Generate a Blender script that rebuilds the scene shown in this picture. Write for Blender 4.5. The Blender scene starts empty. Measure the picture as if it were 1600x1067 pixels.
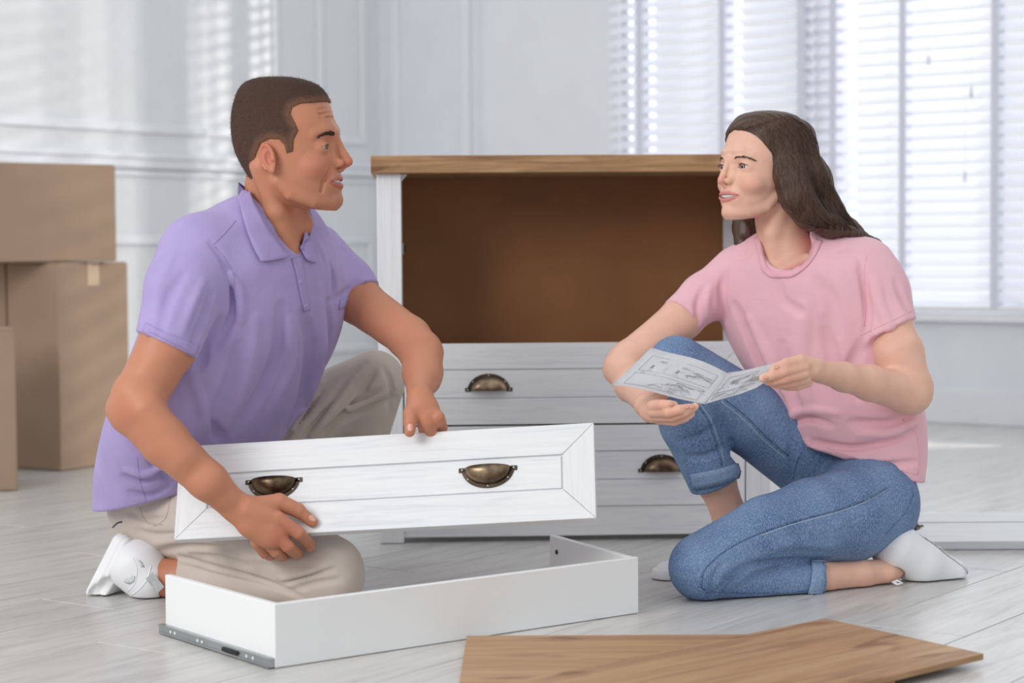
import bpy, bmesh, math, random
import numpy as np
from mathutils import Matrix, Vector
random.seed(7); rng = np.random.default_rng(7)
D = bpy.data; scene = bpy.context.scene; COL = scene.collection
PI = math.pi

# ------------------------------------------------------------------ camera
FPX = 1600 * 70 / 36.0
CAMZ = 0.65
PITCH = math.atan((533.5 - 385) / FPX); ROLL = 0.0065
_f = np.array([0, math.cos(PITCH), -math.sin(PITCH)])
_r0 = np.array([1.0, 0, 0]); _u0 = np.array([0, math.sin(PITCH), math.cos(PITCH)])
_r = _r0 * math.cos(ROLL) - _u0 * math.sin(ROLL)
_u = _u0 * math.cos(ROLL) + _r0 * math.sin(ROLL)
CAM = np.array([0, 0, CAMZ])
cd = D.cameras.new('camera'); cam = D.objects.new('camera', cd); COL.objects.link(cam)
cd.lens = 70; cd.sensor_width = 36; cd.clip_start = .05; cd.clip_end = 200
cam.matrix_world = Matrix(((_r[0], _u[0], -_f[0], 0), (_r[1], _u[1], -_f[1], 0), (_r[2], _u[2], -_f[2], CAMZ), (0, 0, 0, 1)))
cd.dof.use_dof = True; cd.dof.focus_distance = 3.62; cd.dof.aperture_fstop = 3.6
scene.camera = cam

# ------------------------------------------------------------------ world, lights, exposure
w = D.worlds.new('World'); scene.world = w; w.use_nodes = True
bg = w.node_tree.nodes['Background']
bg.inputs['Color'].default_value = (0.96, 0.98, 1.0, 1); bg.inputs['Strength'].default_value = 0.70
def area_light(name, loc, target, size, power, color=(1, 1, 1), shape='SQUARE'):
    l = D.lights.new(name, 'AREA'); l.shape = shape; l.size = size; l.energy = power; l.color = color
    o = D.objects.new(name, l); COL.objects.link(o); o.location = loc
    o.rotation_euler = (Vector(target) - Vector(loc)).to_track_quat('-Z', 'Y').to_euler()
    return o
area_light('soft_window_light', (-2.9, 0.6, 2.3), (0.1, 3.8, 0.5), 1.7, 80, (1.0, 0.985, 0.96))
area_light('sun_behind_blinds', (6.0, 7.2, 2.35), (-1.3, 7.2, 0.9), 0.15, 460, (1.0, 0.97, 0.93), 'DISK')
area_light('daylight_outside_windows', (2.75, 8.35, 1.45), (2.75 - .588 * 3, 8.35 - .809 * 3, 1.25), 3.6, 62, (0.93, 0.965, 1.0))
vs = scene.view_settings
vs.view_transform = 'Standard'; vs.look = 'None'; vs.gamma = 1; vs.use_curve_mapping = False; vs.exposure = 0.20

# ------------------------------------------------------------------ pixel helpers (used to measure positions)
def rays(px, py):
    px = np.asarray(px, float); py = np.asarray(py, float)
    return _f + np.multiply.outer((px - 800) / FPX, _r) - np.multiply.outer((py - 533.5) / FPX, _u)
def J(px, py, Y):
    d = rays(px, py); return CAM + d * (Y / d[1])
def FL(px, py, z=0.0):
    d = rays(px, py); return CAM + d * ((z - CAMZ) / d[2])
def R(px, Y): return px * Y / FPX
def proj(p):
    d = np.asarray(p, float) - CAM; z = d @ _f
    return 800 + FPX * (d @ _r) / z, 533.5 - FPX * (d @ _u) / z

# ------------------------------------------------------------------ materials
def lin(c):
    c = np.asarray(c, float) / 255.0
    return tuple(np.where(c <= .04045, c / 12.92, ((c + .055) / 1.055) ** 2.4)) + (1.0,)
class NT:
    def __init__(s, name):
        s.m = D.materials.new(name); s.m.use_nodes = True; s.t = s.m.node_tree; s.n = s.t.nodes
        s.b = s.n['Principled BSDF']; s.out = s.n['Material Output']
    def new(s, k, **kw):
        n = s.n.new(k)
        for a, v in kw.items(): setattr(n, a, v)
        return n
    def link(s, a, b): s.t.links.new(a, b)
    def coord(s, scale=(1, 1, 1), rot=(0, 0, 0), kind='Object'):
        tc = s.new('ShaderNodeTexCoord'); mp = s.new('ShaderNodeMapping')
        mp.inputs['Scale'].default_value = scale; mp.inputs['Rotation'].default_value = rot
        s.link(tc.outputs[kind], mp.inputs['Vector']); return mp.outputs['Vector']
    def noise(s, vec, scale, detail=3, rough=.5, dist=0):
        n = s.new('ShaderNodeTexNoise'); n.inputs['Scale'].default_value = scale
        n.inputs['Detail'].default_value = detail; n.inputs['Roughness'].default_value = rough
        n.inputs['Distortion'].default_value = dist
        if vec is not None: s.link(vec, n.inputs['Vector'])
        return n.outputs['Fac']
    def ramp(s, fac, stops):
        r = s.new('ShaderNodeValToRGB'); e = r.color_ramp.elements
        while len(e) < len(stops): e.new(.5)
        for i, (p, c) in enumerate(stops): e[i].position = p; e[i].color = c
        s.link(fac, r.inputs['Fac']); return r.outputs['Color']
    def mix(s, fac, a, b, mode='MIX'):
        m = s.new('ShaderNodeMix', data_type='RGBA', blend_type=mode)
        for v, i in ((fac, 0), (a, 6), (b, 7)):
            if hasattr(v, 'is_linked'): s.link(v, m.inputs[i])
            else: m.inputs[i].default_value = v
        return m.outputs[2]
    def bump(s, h, strength=.2, dist=.002, prev=None):
        b = s.new('ShaderNodeBump'); b.inputs['Strength'].default_value = strength; b.inputs['Distance'].default_value = dist
        s.link(h, b.inputs['Height'])
        if prev is not None: s.link(prev, b.inputs['Normal'])
        return b.outputs['Normal']
    def set(s, **kw):
        for k, v in kw.items():
            i = s.b.inputs[k.replace('_', ' ')]
            if hasattr(v, 'is_linked'): s.link(v, i)
            else: i.default_value = v
        return s
def paint(name, c, rough=.5, var=.03, spec=.4, nscale=6, bump=0, bscale=200, metal=0):
    t = NT(name); v = t.coord()
    c1 = lin(np.clip(np.array(c) * (1 - var), 0, 255)); c2 = lin(np.clip(np.array(c) * (1 + var), 0, 255))
    t.set(Base_Color=t.ramp(t.noise(v, nscale, 4), [(.35, c1), (.65, c2)]), Roughness=rough, Metallic=metal)
    t.b.inputs['Specular IOR Level'].default_value = spec
    if bump: t.set(Normal=t.bump(t.noise(v, bscale, 2), bump, .001))
    return t.m
def woodmat(name, stops, stretch=(1.2, 22, 22), scale=3.0, rough=.5, objrand=0, bump=.12, knots=False, vary=0):
    t = NT(name); v = t.coord(stretch)
    if objrand:
        oi = t.new('ShaderNodeObjectInfo'); ad = t.new('ShaderNodeVectorMath', operation='ADD')
        mu = t.new('ShaderNodeVectorMath', operation='SCALE'); mu.inputs['Scale'].default_value = 37.0
        cx = t.new('ShaderNodeCombineXYZ'); t.link(oi.outputs['Random'], cx.inputs[0]); t.link(oi.outputs['Random'], cx.inputs[1])
        t.link(cx.outputs[0], mu.inputs[0]); t.link(v, ad.inputs[0]); t.link(mu.outputs[0], ad.inputs[1]); v = ad.outputs[0]
    n1 = t.noise(v, scale, 6, .6, 1.2); n2 = t.noise(v, scale * 7, 3, .6, .4)
    m = t.new('ShaderNodeMath', operation='MULTIPLY_ADD'); t.link(n2, m.inputs[0]); m.inputs[1].default_value = .35
    t.link(n1, m.inputs[2]); s = t.new('ShaderNodeMath', operation='SUBTRACT'); t.link(m.outputs[0], s.inputs[0]); s.inputs[1].default_value = .175
    col = t.ramp(s.outputs[0], stops)
    if knots:
        k = t.noise(t.coord((2.2, 9, 9)), 2.1, 2, .4, .8)
        col = t.mix(t.ramp(k, [(.64, (0, 0, 0, 1)), (.74, (1, 1, 1, 1))]), col, knots)
    if vary:
        oi2 = t.new('ShaderNodeObjectInfo')
        col = t.mix(1.0, col, t.ramp(oi2.outputs['Random'], [(0, (1 - vary,) * 3 + (1,)), (1, (1, 1, 1, 1))]), 'MULTIPLY')
    t.set(Base_Color=col, Roughness=rough, Normal=t.bump(s.outputs[0], bump, .001))
    return t.m
M = {}
M['wall'] = paint('wall_paint', (226, 228, 230), .75, .008)
M['wallwin'] = paint('window_wall_paint', (226, 229, 235), .75, .008)
M['trim'] = paint('trim_paint', (230, 232, 236), .5, .008)
M['plank'] = woodmat('floor_plank_laminate', [(.3, lin((182, 180, 177))), (.5, lin((203, 201, 198))), (.7, lin((213, 212, 210)))], (1.3, 16, 16), 2.2, .3, 1, .06, False, .06)
M['joint'] = paint('floor_joint', (120, 118, 115), .8)
M['white'] = woodmat('white_wood_grain', [(.25, lin((214, 216, 220))), (.45, lin((228, 230, 233))), (.75, lin((235, 236, 238)))], (1.6, 30, 30), 2.4, .45, 1, .05)
M['whitev'] = woodmat('white_wood_grain_upright', [(.25, lin((214, 216, 220))), (.45, lin((228, 230, 233))), (.75, lin((235, 236, 238)))], (30, 30, 1.6), 2.4, .45, 1, .05)
M['melamine'] = paint('white_melamine', (238, 239, 240), .4, .006)
M['oak'] = woodmat('oak_veneer', [(.25, lin((132, 96, 63))), (.5, lin((168, 129, 90))), (.75, lin((186, 149, 109)))], (1.3, 20, 20), 2.4, .5, 1, .1, lin((120, 82, 52)))
M['oakraw'] = woodmat('oak_panel_face', [(.25, lin((142, 104, 70))), (.5, lin((175, 136, 97))), (.75, lin((190, 154, 115)))], (1.1, 17, 17), 2.0, .5, 1, .08, lin((134, 93, 62)))
M['hardboard'] = paint('brown_hardboard', (146, 100, 64), .65, .05, .3, 5, .2, 400)
M['bronze'] = paint('antique_bronze', (150, 130, 108), .32, .2, .5, 40, 0, 1, 1.0)
M['bronzedark'] = paint('dark_bronze', (84, 72, 60), .5, .2, .4, 40, 0, 1, .7)
M['steel'] = paint('zinc_steel', (178, 182, 184), .35, .05, .5, 10, 0, 1, .9)
M['black'] = paint('black_plastic', (32, 32, 33), .5, .1)
M['card'] = paint('cardboard', (168, 143, 122), .85, .03, .2, 3, .12, 260)
M['tape'] = paint('packing_tape', (196, 170, 142), .3, .02)
def blind_mat():
    t = NT('blind_slat_white'); t.set(Base_Color=lin((244, 245, 248)), Roughness=.5)
    tr = t.new('ShaderNodeBsdfTranslucent'); tr.inputs['Color'].default_value = (.95, .96, 1, 1)
    mx = t.new('ShaderNodeMixShader'); mx.inputs[0].default_value = .45
    t.link(t.b.outputs[0], mx.inputs[1]); t.link(tr.outputs[0], mx.inputs[2]); t.link(mx.outputs[0], t.out.inputs[0]); return t.m
M['slat'] = blind_mat()
M['tapecloth'] = paint('blind_ladder_tape', (214, 216, 228), .8, .01)

# ------------------------------------------------------------------ object helpers
def link(o, parent=None):
    COL.objects.link(o)
    if parent is not None: o.parent = parent
    return o
def tag(o, label=None, cat=None, group=None, kind=None):
    for k, v in (('label', label), ('category', cat), ('group', group), ('kind', kind)):
        if v: o[k] = v
    return o
def empty(name, loc=(0, 0, 0), rot=(0, 0, 0)):
    o = D.objects.new(name, None); o.empty_display_size = .05; o.location = loc; o.rotation_euler = rot; return link(o)
def from_bm(name, bm, m, parent=None, smooth=False, mesh_only=False):
    me = D.meshes.new(name); bmesh.ops.recalc_face_normals(bm, faces=bm.faces); bm.to_mesh(me); bm.free()
    if smooth:
        for p in me.polygons: p.use_smooth = True
    me.materials.append(m)
    if mesh_only: return me
    return link(D.objects.new(name, me), parent)
def bm_box(bm, x0, x1, y0, y1, z0, z1, bev=0.0, seg=1):
    r = bmesh.ops.create_cube(bm, size=1.0, matrix=Matrix.Translation(((x0 + x1) / 2, (y0 + y1) / 2, (z0 + z1) / 2)) @ Matrix.Diagonal((x1 - x0, y1 - y0, z1 - z0, 1)))
    if bev:
        es = list({e for v in r['verts'] for e in v.link_edges})
        bmesh.ops.bevel(bm, geom=es, offset=bev, segments=seg, affect='EDGES', profile=.6)
def box(name, x0, x1, y0, y1, z0, z1, m, parent=None, bev=.0015, seg=1):
    bm = bmesh.new(); bm_box(bm, x0, x1, y0, y1, z0, z1, bev, seg); return from_bm(name, bm, m, parent)
def prism(name, pts, y0, y1, m, parent=None):
    """polygon in x,z extruded along y"""
    bm = bmesh.new(); a = [bm.verts.new((x, y0, z)) for x, z in pts]; b = [bm.verts.new((x, y1, z)) for x, z in pts]
    bm.faces.new(a); bm.faces.new(b[::-1]); n = len(pts)
    for i in range(n): bm.faces.new((a[i], b[i], b[(i + 1) % n], a[(i + 1) % n]))
    bmesh.ops.bevel(bm, geom=list(bm.edges), offset=.0008, segments=1, affect='EDGES')
    return from_bm(name, bm, m, parent)
def bm_tube(bm, pts, r, n=6, caps=True):
    pts = [Vector(p) for p in pts]; rs = r if hasattr(r, '__len__') else [r] * len(pts); rings = []
    prev = None
    for i, p in enumerate(pts):
        d = (pts[min(i + 1, len(pts) - 1)] - pts[max(i - 1, 0)]).normalized()
        if prev is None: a = d.orthogonal().normalized()
        else:
            a = (prev - d * prev.dot(d)); a = a.normalized() if a.length > 1e-6 else d.orthogonal().normalized()
        prev = a; b = d.cross(a)
        rings.append([bm.verts.new(p + (a * math.cos(2 * PI * k / n) + b * math.sin(2 * PI * k / n)) * rs[i]) for k in range(n)])
    for A, B in zip(rings, rings[1:]):
        for k in range(n): bm.faces.new((A[k], A[(k + 1) % n], B[(k + 1) % n], B[k]))
    if caps: bm.faces.new(rings[0][::-1]); bm.faces.new(rings[-1])
# ------------------------------------------------------------------ the room
C0 = np.array([-0.574, 8.75])
ang = math.radians(36); U = np.array([math.cos(ang), -math.sin(ang)]); V = np.array([-math.sin(ang), -math.cos(ang)])
def room(p, q, z=0.0):
    c = C0 + U * p + V * q; return (c[0], c[1], z)
ROT = math.atan2(U[1], U[0])
floor = D.objects.new('floor', None)
bm = bmesh.new()
bm_box(bm, 0, 6.5, -8.2, 0, -.06, -.011)
floor = from_bm('floor', bm, M['joint']); tag(floor, kind='structure')
floor.location = room(0, 0); floor.rotation_euler = (0, 0, ROT)
# planks run away from the window wall; local x = along wall, local -y = into the room
PWID, PLEN = .195, 1.285
bm = bmesh.new(); bm_box(bm, -PLEN / 2 + .001, PLEN / 2 - .001, -PWID / 2 + .001, PWID / 2 - .001, -.012, 0, .0012)
plank_me = from_bm('plank', bm, M['plank'], mesh_only=True)
npl = 0
for i in range(34):
    off = [0, .43, .86, .2, .64, 1.07][i % 6]
    q0 = -off
    for k in range(8):
        qa, qb = q0 + k * PLEN, q0 + (k + 1) * PLEN
        qa2, qb2 = max(qa, 0.0), min(qb, 8.1)
        if qb2 - qa2 < .03: continue
        ok = False
        for pp in (i * PWID, (i + 1) * PWID):
            for qq in np.linspace(qa2, qb2, 7):
                w3 = room(pp, qq)
                if w3[1] > 1.3:
                    x, y = proj(w3)
                    if -900 < x < 2500 and y < 2200: ok = True
        if not ok: continue
        if qb2 - qa2 < PLEN - .01:
            L = qb2 - qa2; bm = bmesh.new(); bm_box(bm, -L / 2 + .0008, L / 2 - .0008, -PWID / 2 + .0008, PWID / 2 - .0008, -.012, 0, .0012)
            me = from_bm('plank', bm, M['plank'], mesh_only=True)
        else: me = plank_me
        o = D.objects.new('plank', me); COL.objects.link(o); o.parent = floor
        o.location = ((i + .5) * PWID, -(qa2 + qb2) / 2, 0); o.rotation_euler = (0, 0, PI / 2); npl += 1


def wallbox(name, p0, p1, q0, q1, z0, z1, m, parent=None, bev=0.0):
    """box in room coordinates: p along the window wall, q into the room"""
    bm = bmesh.new(); bm_box(bm, p0, p1, -q1, -q0, z0, z1, bev); o = from_bm(name, bm, m, parent)
    if parent is None:
        o.location = room(0, 0); o.rotation_euler = (0, 0, ROT)
    return o
def p_of(px):
    d = rays(px, 385)[:2]; A = np.array([d, -U]).T; t = np.linalg.solve(A, C0); return t[1]
HW = 2.5
wl = wallbox('wall_left', -.12, 0, -.12, 5.2, 0, HW, M['wall']); tag(wl, kind='structure')
P1, P2, P3, P4 = p_of(984), p_of(1277), p_of(1296), p_of(1296) + 1.75
SILL, HEAD = .40, 2.25
wb = wallbox('wall_back', 0, P1, -.14, 0, 0, HW, M['wallwin']); tag(wb, kind='structure')
def wsec(p0, p1, z0, z1): wallbox('wall_section', p0, p1, -.14, 0, z0, z1, M['wallwin'], wb)
wsec(P1, P2, 0, SILL - .03); wsec(P1, P2, HEAD, HW); wsec(P2, P3, 0, HW); wsec(P3, P4, 0, SILL - .03); wsec(P3, P4, HEAD, HW); wsec(P4, 5.9, 0, HW)
bb = wallbox('baseboard_back', 0, 5.9, 0, .016, 0, .13, M['trim'], bev=.004); tag(bb, kind='structure')
bl = wallbox('baseboard_left', 0, .016, .016, 5.2, 0, .13, M['trim'], bev=.004); tag(bl, kind='structure')
# chair rail on the left wall and picture-frame mouldings
cr = wallbox('trim_1', 0, .022, 0, 5.2, .955, 1.005, M['trim'], bev=.006); tag(cr, kind='structure')
wallbox('rail_lip', 0, .034, 0, 5.2, .992, 1.012, M['trim'], cr, bev=.004)
wallbox('rail_lip', 0, .012, 0, 5.2, .925, .945, M['trim'], cr, bev=.004)
tn = 2
def frame_left(q0, q1, z0, z1, wd=.035):
    global tn
    o = wallbox('trim_%d' % tn, 0, .014, q0, q1, z1 - wd, z1, M['trim'], bev=.005); tag(o, kind='structure'); tn += 1
    wallbox('moulding', 0, .014, q0, q1, z0, z0 + wd, M['trim'], o, bev=.005)
    wallbox('moulding', 0, .014, q0, q0 + wd, z0 + wd, z1 - wd, M['trim'], o, bev=.005)
    wallbox('moulding', 0, .014, q1 - wd, q1, z0 + wd, z1 - wd, M['trim'], o, bev=.005)
def q_of(px):
    d = rays(px, 385)[:2]; A = np.array([d, -V]).T; return np.linalg.solve(A, C0)[1]
frame_left(.10, q_of(497), 1.09, 2.35); frame_left(q_of(437), 4.9, 1.09, 2.35)
frame_left(.06, 1.9, .20, .70); frame_left(2.05, 4.9, .20, .70)
def frame_back(p0, p1, z0, z1, wd=.035):
    global tn
    o = wallbox('trim_%d' % tn, p0, p1, 0, .014, z1 - wd, z1, M['trim'], bev=.005); tag(o, kind='structure'); tn += 1
    wallbox('moulding', p0, p1, 0, .014, z0, z0 + wd, M['trim'], o, bev=.005)
    wallbox('moulding', p0, p0 + wd, 0, .014, z0 + wd, z1 - wd, M['trim'], o, bev=.005)
    wallbox('moulding', p1 - wd, p1, 0, .014, z0 + wd, z1 - wd, M['trim'], o, bev=.005)
frame_back(p_of(614), p_of(738), .25, 2.3, .05)
pil = wallbox('trim_%d' % tn, p_of(760), P1 - .03, 0, .02, .13, HW, M['trim'], bev=.004); tag(pil, kind='structure')
# windows: frame, sill, panes, and a blind hung in front
glass = NT('window_glass'); glass.set(Base_Color=(1, 1, 1, 1), Roughness=.02); glass.b.inputs['Transmission Weight'].default_value = 0
_tr = glass.new('ShaderNodeBsdfTransparent'); _mx = glass.new('ShaderNodeMixShader'); _mx.inputs[0].default_value = .06
glass.link(_tr.outputs[0], _mx.inputs[1]); glass.link(glass.b.outputs[0], _mx.inputs[2]); glass.link(_mx.outputs[0], glass.out.inputs[0])
def window(n, p0, p1):
    wn = wallbox('window_%d' % n, p0 - .05, p1 + .05, -.03, .05, SILL - .03, SILL, M['trim'], bev=.004); tag(wn, kind='structure')
    fw = .055
    wallbox('frame', p0, p0 + fw, -.11, -.06, SILL, HEAD, M['trim'], wn, .003)
    wallbox('frame', p1 - fw, p1, -.11, -.06, SILL, HEAD, M['trim'], wn, .003)
    wallbox('frame', p0 + fw, p1 - fw, -.11, -.06, SILL, SILL + fw, M['trim'], wn, .003)
    wallbox('frame', p0 + fw, p1 - fw, -.11, -.06, HEAD - fw, HEAD, M['trim'], wn, .003)
    pm = (p0 + p1) / 2
    wallbox('mullion', pm - .035, pm + .035, -.11, -.06, SILL + fw, HEAD - fw, M['trim'], wn, .003)
    wallbox('pane', p0 + fw, pm - .035, -.088, -.082, SILL + fw, HEAD - fw, glass.m, wn)
    wallbox('pane', pm + .035, p1 - fw, -.088, -.082, SILL + fw, HEAD - fw, glass.m, wn)
window(1, P1, P2); window(2, P3, P4)
def blind(p0, p1, label, tapes, cords):
    b = empty('venetian_blind', room((p0 + p1) / 2, .03, SILL), (0, 0, ROT)); tag(b, label, 'blind', 'venetian blinds in the windows')
    L = p1 - p0; SW, PIT, TILT = .050, .0455, math.radians(42)
    bm = bmesh.new(); nseg = 4; top, bot = [], []
    for e in (-L / 2, L / 2):
        for k in range(nseg + 1):
            t = (k / nseg - .5) * SW; h = .0035 * (1 - (2 * k / nseg - 1) ** 2)
            yy = -t * math.cos(TILT) - h * math.sin(TILT); zz = -t * math.sin(TILT) + h * math.cos(TILT)
            top.append(bm.verts.new((e, yy, zz + .0012))); bot.append(bm.verts.new((e, yy, zz - .0012)))
    n = nseg + 1
    for k in range(nseg):
        bm.faces.new((top[k], top[k + 1], top[n + k + 1], top[n + k])); bm.faces.new((bot[k], bot[n + k], bot[n + k + 1], bot[k + 1]))
    for i in (0, nseg): bm.faces.new((top[i], top[n + i], bot[n + i], bot[i]))
    for e in (0, n):
        for k in range(nseg): bm.faces.new((top[e + k], bot[e + k], bot[e + k + 1], top[e + k + 1]))
    me = from_bm('slat', bm, M['slat'], mesh_only=True)
    z = .06
    while z < HEAD - SILL - .06:
        o = link(D.objects.new('slat', me), b); o.location = (0, 0, z); o.rotation_euler = (random.uniform(-.03, .03), 0, 0); z += PIT
    box('bottom_rail', -L / 2, L / 2, -.026, .026, .008, .028, M['trim'], b, .003)
    box('head_rail', -L / 2, L / 2, -.03, .03, HEAD - SILL - .05, HEAD - SILL, M['trim'], b, .003)
    for px in tapes:
        x = p_of(px) - (p0 + p1) / 2
        box('ladder_tape', x - .014, x + .014, -.0285, -.0275, .02, HEAD - SILL - .03, M['tapecloth'], b, 0)
        box('ladder_tape', x - .014, x + .014, .0275, .0285, .02, HEAD - SILL - .03, M['tapecloth'], b, 0)
    for px, py in cords:
        x = p_of(px) - (p0 + p1) / 2; d = rays(px, py); s = room(p_of(px), .0); zz = CAMZ + d[2] / d[1] * s[1] - SILL
        bm = bmesh.new(); bm_tube(bm, [(x, -.036, zz), (x, -.036, HEAD - SILL - .03)], .0012, 5); c = from_bm('pull_cord', bm, M['tapecloth'], b)
        bm = bmesh.new(); bm_tube(bm, [(x, -.036, zz - .045), (x, -.036, zz - .01), (x, -.036, zz)], [.006, .005, .002], 8); from_bm('tassel', bm, M['tapecloth'], c, True)
blind(P1 - .065, P2 + .010, 'white venetian blind behind the woman head, directly beside the plain wall panel', (1012, 1140, 1262), ())
blind(P3 - .030, P4 + .03, 'white venetian blind with dangling cord tassels, behind the woman back', (1312, 1420, 1563), ((1462, 85), (1528, 135), (1519, 265)))

# ------------------------------------------------------------------ cardboard boxes
def carton(loc, rz, W, Dp, H, label):
    """origin at the near right bottom corner; x runs left along the near face, y away"""
    o = box('cardboard_box', -W, 0, 0, Dp, 0.001, H - .004, M['card'], None, .006, 2)
    o.location = loc; o.rotation_euler = (0, 0, rz); tag(o, label, 'box', 'cardboard moving boxes')
    box('flap', -W + .003, -.003, .002, Dp / 2 - .001, H - .005, H - .001, M['card'], o, .001)
    box('flap', -W + .003, -.003, Dp / 2 + .001, Dp - .002, H - .005, H - .001, M['card'], o, .001)
    box('tape_strip', -W - .0006, .0006, Dp / 2 - .024, Dp / 2 + .024, H - .0012, H - .0004, M['tape'], o, 0)
    box('tape_strip', -.0004, .0006, Dp / 2 - .024, Dp / 2 + .024, H - .07, H - .001, M['tape'], o, 0)
    return o
c = FL(95, 737); a1 = math.atan2(-.52, .855)
carton((c[0], c[1], 0), a1, .205, .30, .612, 'tall cardboard box on the floor with window light stripes across its side')
c4 = c[:2] + np.array([-.855, .52]) * .212
carton((c4[0], c4[1], 0), a1, .40, .30, .612, 'mostly hidden cardboard box squeezed behind the low box and the striped tall box')
c = J(183, 408, 5.95)
carton((c[0], c[1], .6125), math.atan2(.60, .80), .55, .30, .289, 'wide cardboard box lying on top of the tall boxes')
c = FL(28, 767)
carton((c[0], c[1], 0), math.atan2(.30, .95), .40, .24, .437, 'low cardboard box cut off at the picture edge, in front of the tall boxes')

# ------------------------------------------------------------------ drawer fronts and handles
def cup_mesh():
    a, b, c = .041, .031, .024; bm = bmesh.new(); nu, nv = 18, 7; g = []
    for i in range(nu + 1):
        u = PI * i / nu; row = []
        for j in range(nv + 1):
            v = PI / 2 * j / nv
            row.append(bm.verts.new((a * math.cos(u), -c * math.sin(u) ** .8 * math.sin(v), b * math.sin(u) * math.cos(v) ** .8 - .012)) if 0 < i < nu else None)
        g.append(row)
    e0 = bm.verts.new((a, 0, -.012)); e1 = bm.verts.new((-a, 0, -.012))
    for j in range(nv):
        bm.faces.new((e0, g[1][j], g[1][j + 1])); bm.faces.new((e1, g[nu - 1][j + 1], g[nu - 1][j]))
        for i in range(1, nu - 1): bm.faces.new((g[i][j], g[i + 1][j], g[i + 1][j + 1], g[i][j + 1]))
    r = bmesh.ops.solidify(bm, geom=list(bm.faces), thickness=.0016)
    return from_bm('cup', bm, M['bronze'], mesh_only=True, smooth=True)
def flange_mesh():
    bm = bmesh.new(); n = 20; rings = []
    for i in range(n + 1):
        u = PI * i / n
        rings.append([bm.verts.new((r1 * math.cos(u), y, r2 * math.sin(u) - .012)) for r1, r2, y in ((.039, .029, 0), (.047, .037, 0), (.047, .037, -.002), (.039, .029, -.002))])
    for A, B in zip(rings, rings[1:]):
        for k in range(4): bm.faces.new((A[k], A[(k + 1) % 4], B[(k + 1) % 4], B[k]))
    bm.faces.new(rings[0]); bm.faces.new(rings[-1])
    for s in (-1, 1): bm_box(bm, min(s * .039, s * .052), max(s * .039, s * .052), -.002, 0, -.0145, -.006, .0006)
    return from_bm('flange', bm, M['bronzedark'], mesh_only=True)
def screw_mesh():
    bm = bmesh.new(); bmesh.ops.create_uvsphere(bm, u_segments=8, v_segments=5, radius=.0022, matrix=Matrix.Diagonal((1, .5, 1, 1)))
    return from_bm('screw', bm, M['steel'], mesh_only=True, smooth=True)
CUP, FLG, SCR = cup_mesh(), flange_mesh(), screw_mesh()
def handle(parent, x, y, z, flip=False, screws=True):
    h = link(D.objects.new('cup_handle', CUP), parent); h.location = (x, y, z)
    if flip: h.rotation_euler = (0, PI, 0)
    link(D.objects.new('flange', FLG), h)
    if screws:
        for u in (35, 90, 145, -8, 188):
            s = link(D.objects.new('screw', SCR), h); u = math.radians(u); s.location = (.043 * math.cos(u) * (1.08 if abs(math.cos(u)) > .9 else 1), -.0022, .033 * math.sin(u) - .012 + (.006 if math.sin(u) < 0 else 0))
    return h
def front_panels(parent, W, H, fw=.056, th=.018):
    """mitred frame around a recessed centre board; front face at y=0, centred on x,z"""
    w2, h2 = W / 2, H / 2; g = .0006
    prism('rail', [(-w2, h2), (w2, h2), (w2 - fw - g, h2 - fw), (-w2 + fw + g, h2 - fw)], 0, th, M['white'], parent)
    prism('rail', [(-w2, -h2), (w2, -h2), (w2 - fw - g, -h2 + fw), (-w2 + fw + g, -h2 + fw)], 0, th, M['white'], parent)
    for s in (-1, 1):
        prism('stile', [(s * w2, h2 - g), (s * w2, -h2 + g), (s * (w2 - fw), -h2 + fw + g), (s * (w2 - fw), h2 - fw - g)], 0, th, M['whitev'], parent)
    box('raised_field', -w2 + fw + .003, w2 - fw - .003, .0015, .006, -h2 + fw + .003, h2 - fw - .003, M['white'], parent, .0008)
    return box('center_panel', -w2 + fw - .004, w2 - fw + .004, .005, th - .002, -h2 + fw - .004, h2 - fw + .004, M['white'], parent, .0005)

# ------------------------------------------------------------------ the chest of drawers
fl = FL(594, 850); ex = np.array([math.cos(.05), math.sin(.05)])
dr = empty('chest_of_drawers', (fl[0], fl[1], 0), (0, 0, .05))
tag(dr, 'white chest with oak top, empty brown upper bay and two drawers, behind the couple', 'dresser')
DW, DD, DH, LEG = .862, .36, .848, .053
for x in (0, DW - LEG):
    for y in (0, DD - .04):
        box('leg', x, x + LEG, y, y + .04, .001, DH - .038, M['whitev'], dr, .0015)
for x in (.012, DW - .028): box('side_panel', x, x + .016, .04, DD - .04, .03, DH - .038, M['whitev'], dr, .001)
box('top', -.012, DW + .012, -.022, DD + .01, DH - .038, DH, M['oak'], dr, .0015)
box('back_panel', .028, DW - .028, DD - .03, DD - .026, .03, DH - .0375, M['hardboard'], dr, 0)
box('base_rail', LEG, DW - LEG, .006, .024, .012, .077, M['white'], dr, .0015)
box('bottom_board', .028, DW - .028, .024, DD - .032, .05, .066, M['melamine'], dr, .001)
for x, s in ((LEG, 1), (DW - LEG, -1)):
    prism('corner_bracket', [(x, DH - .039), (x + s * .014, DH - .039), (x, DH - .055)], .012, .045, M['white'], dr)
    bx = box('runner_clip', min(x - s * .024, x + s * .004), max(x - s * .024, x + s * .004), .07, .10, DH - .215, DH - .188, M['steel'], dr, .001)
    box('clip_latch', min(x, x + s * .008), max(x, x + s * .008), .075, .095, DH - .21, DH - .194, M['black'], bx, .002)
    for zz in (.36, .18):
        box('runner', min(x - s * .024, x + s * .002), max(x - s * .024, x + s * .002), .05, DD - .05, zz - .008, zz + .012, M['steel'], dr, .001)
fwid = DW - 2 * LEG - .006
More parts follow.
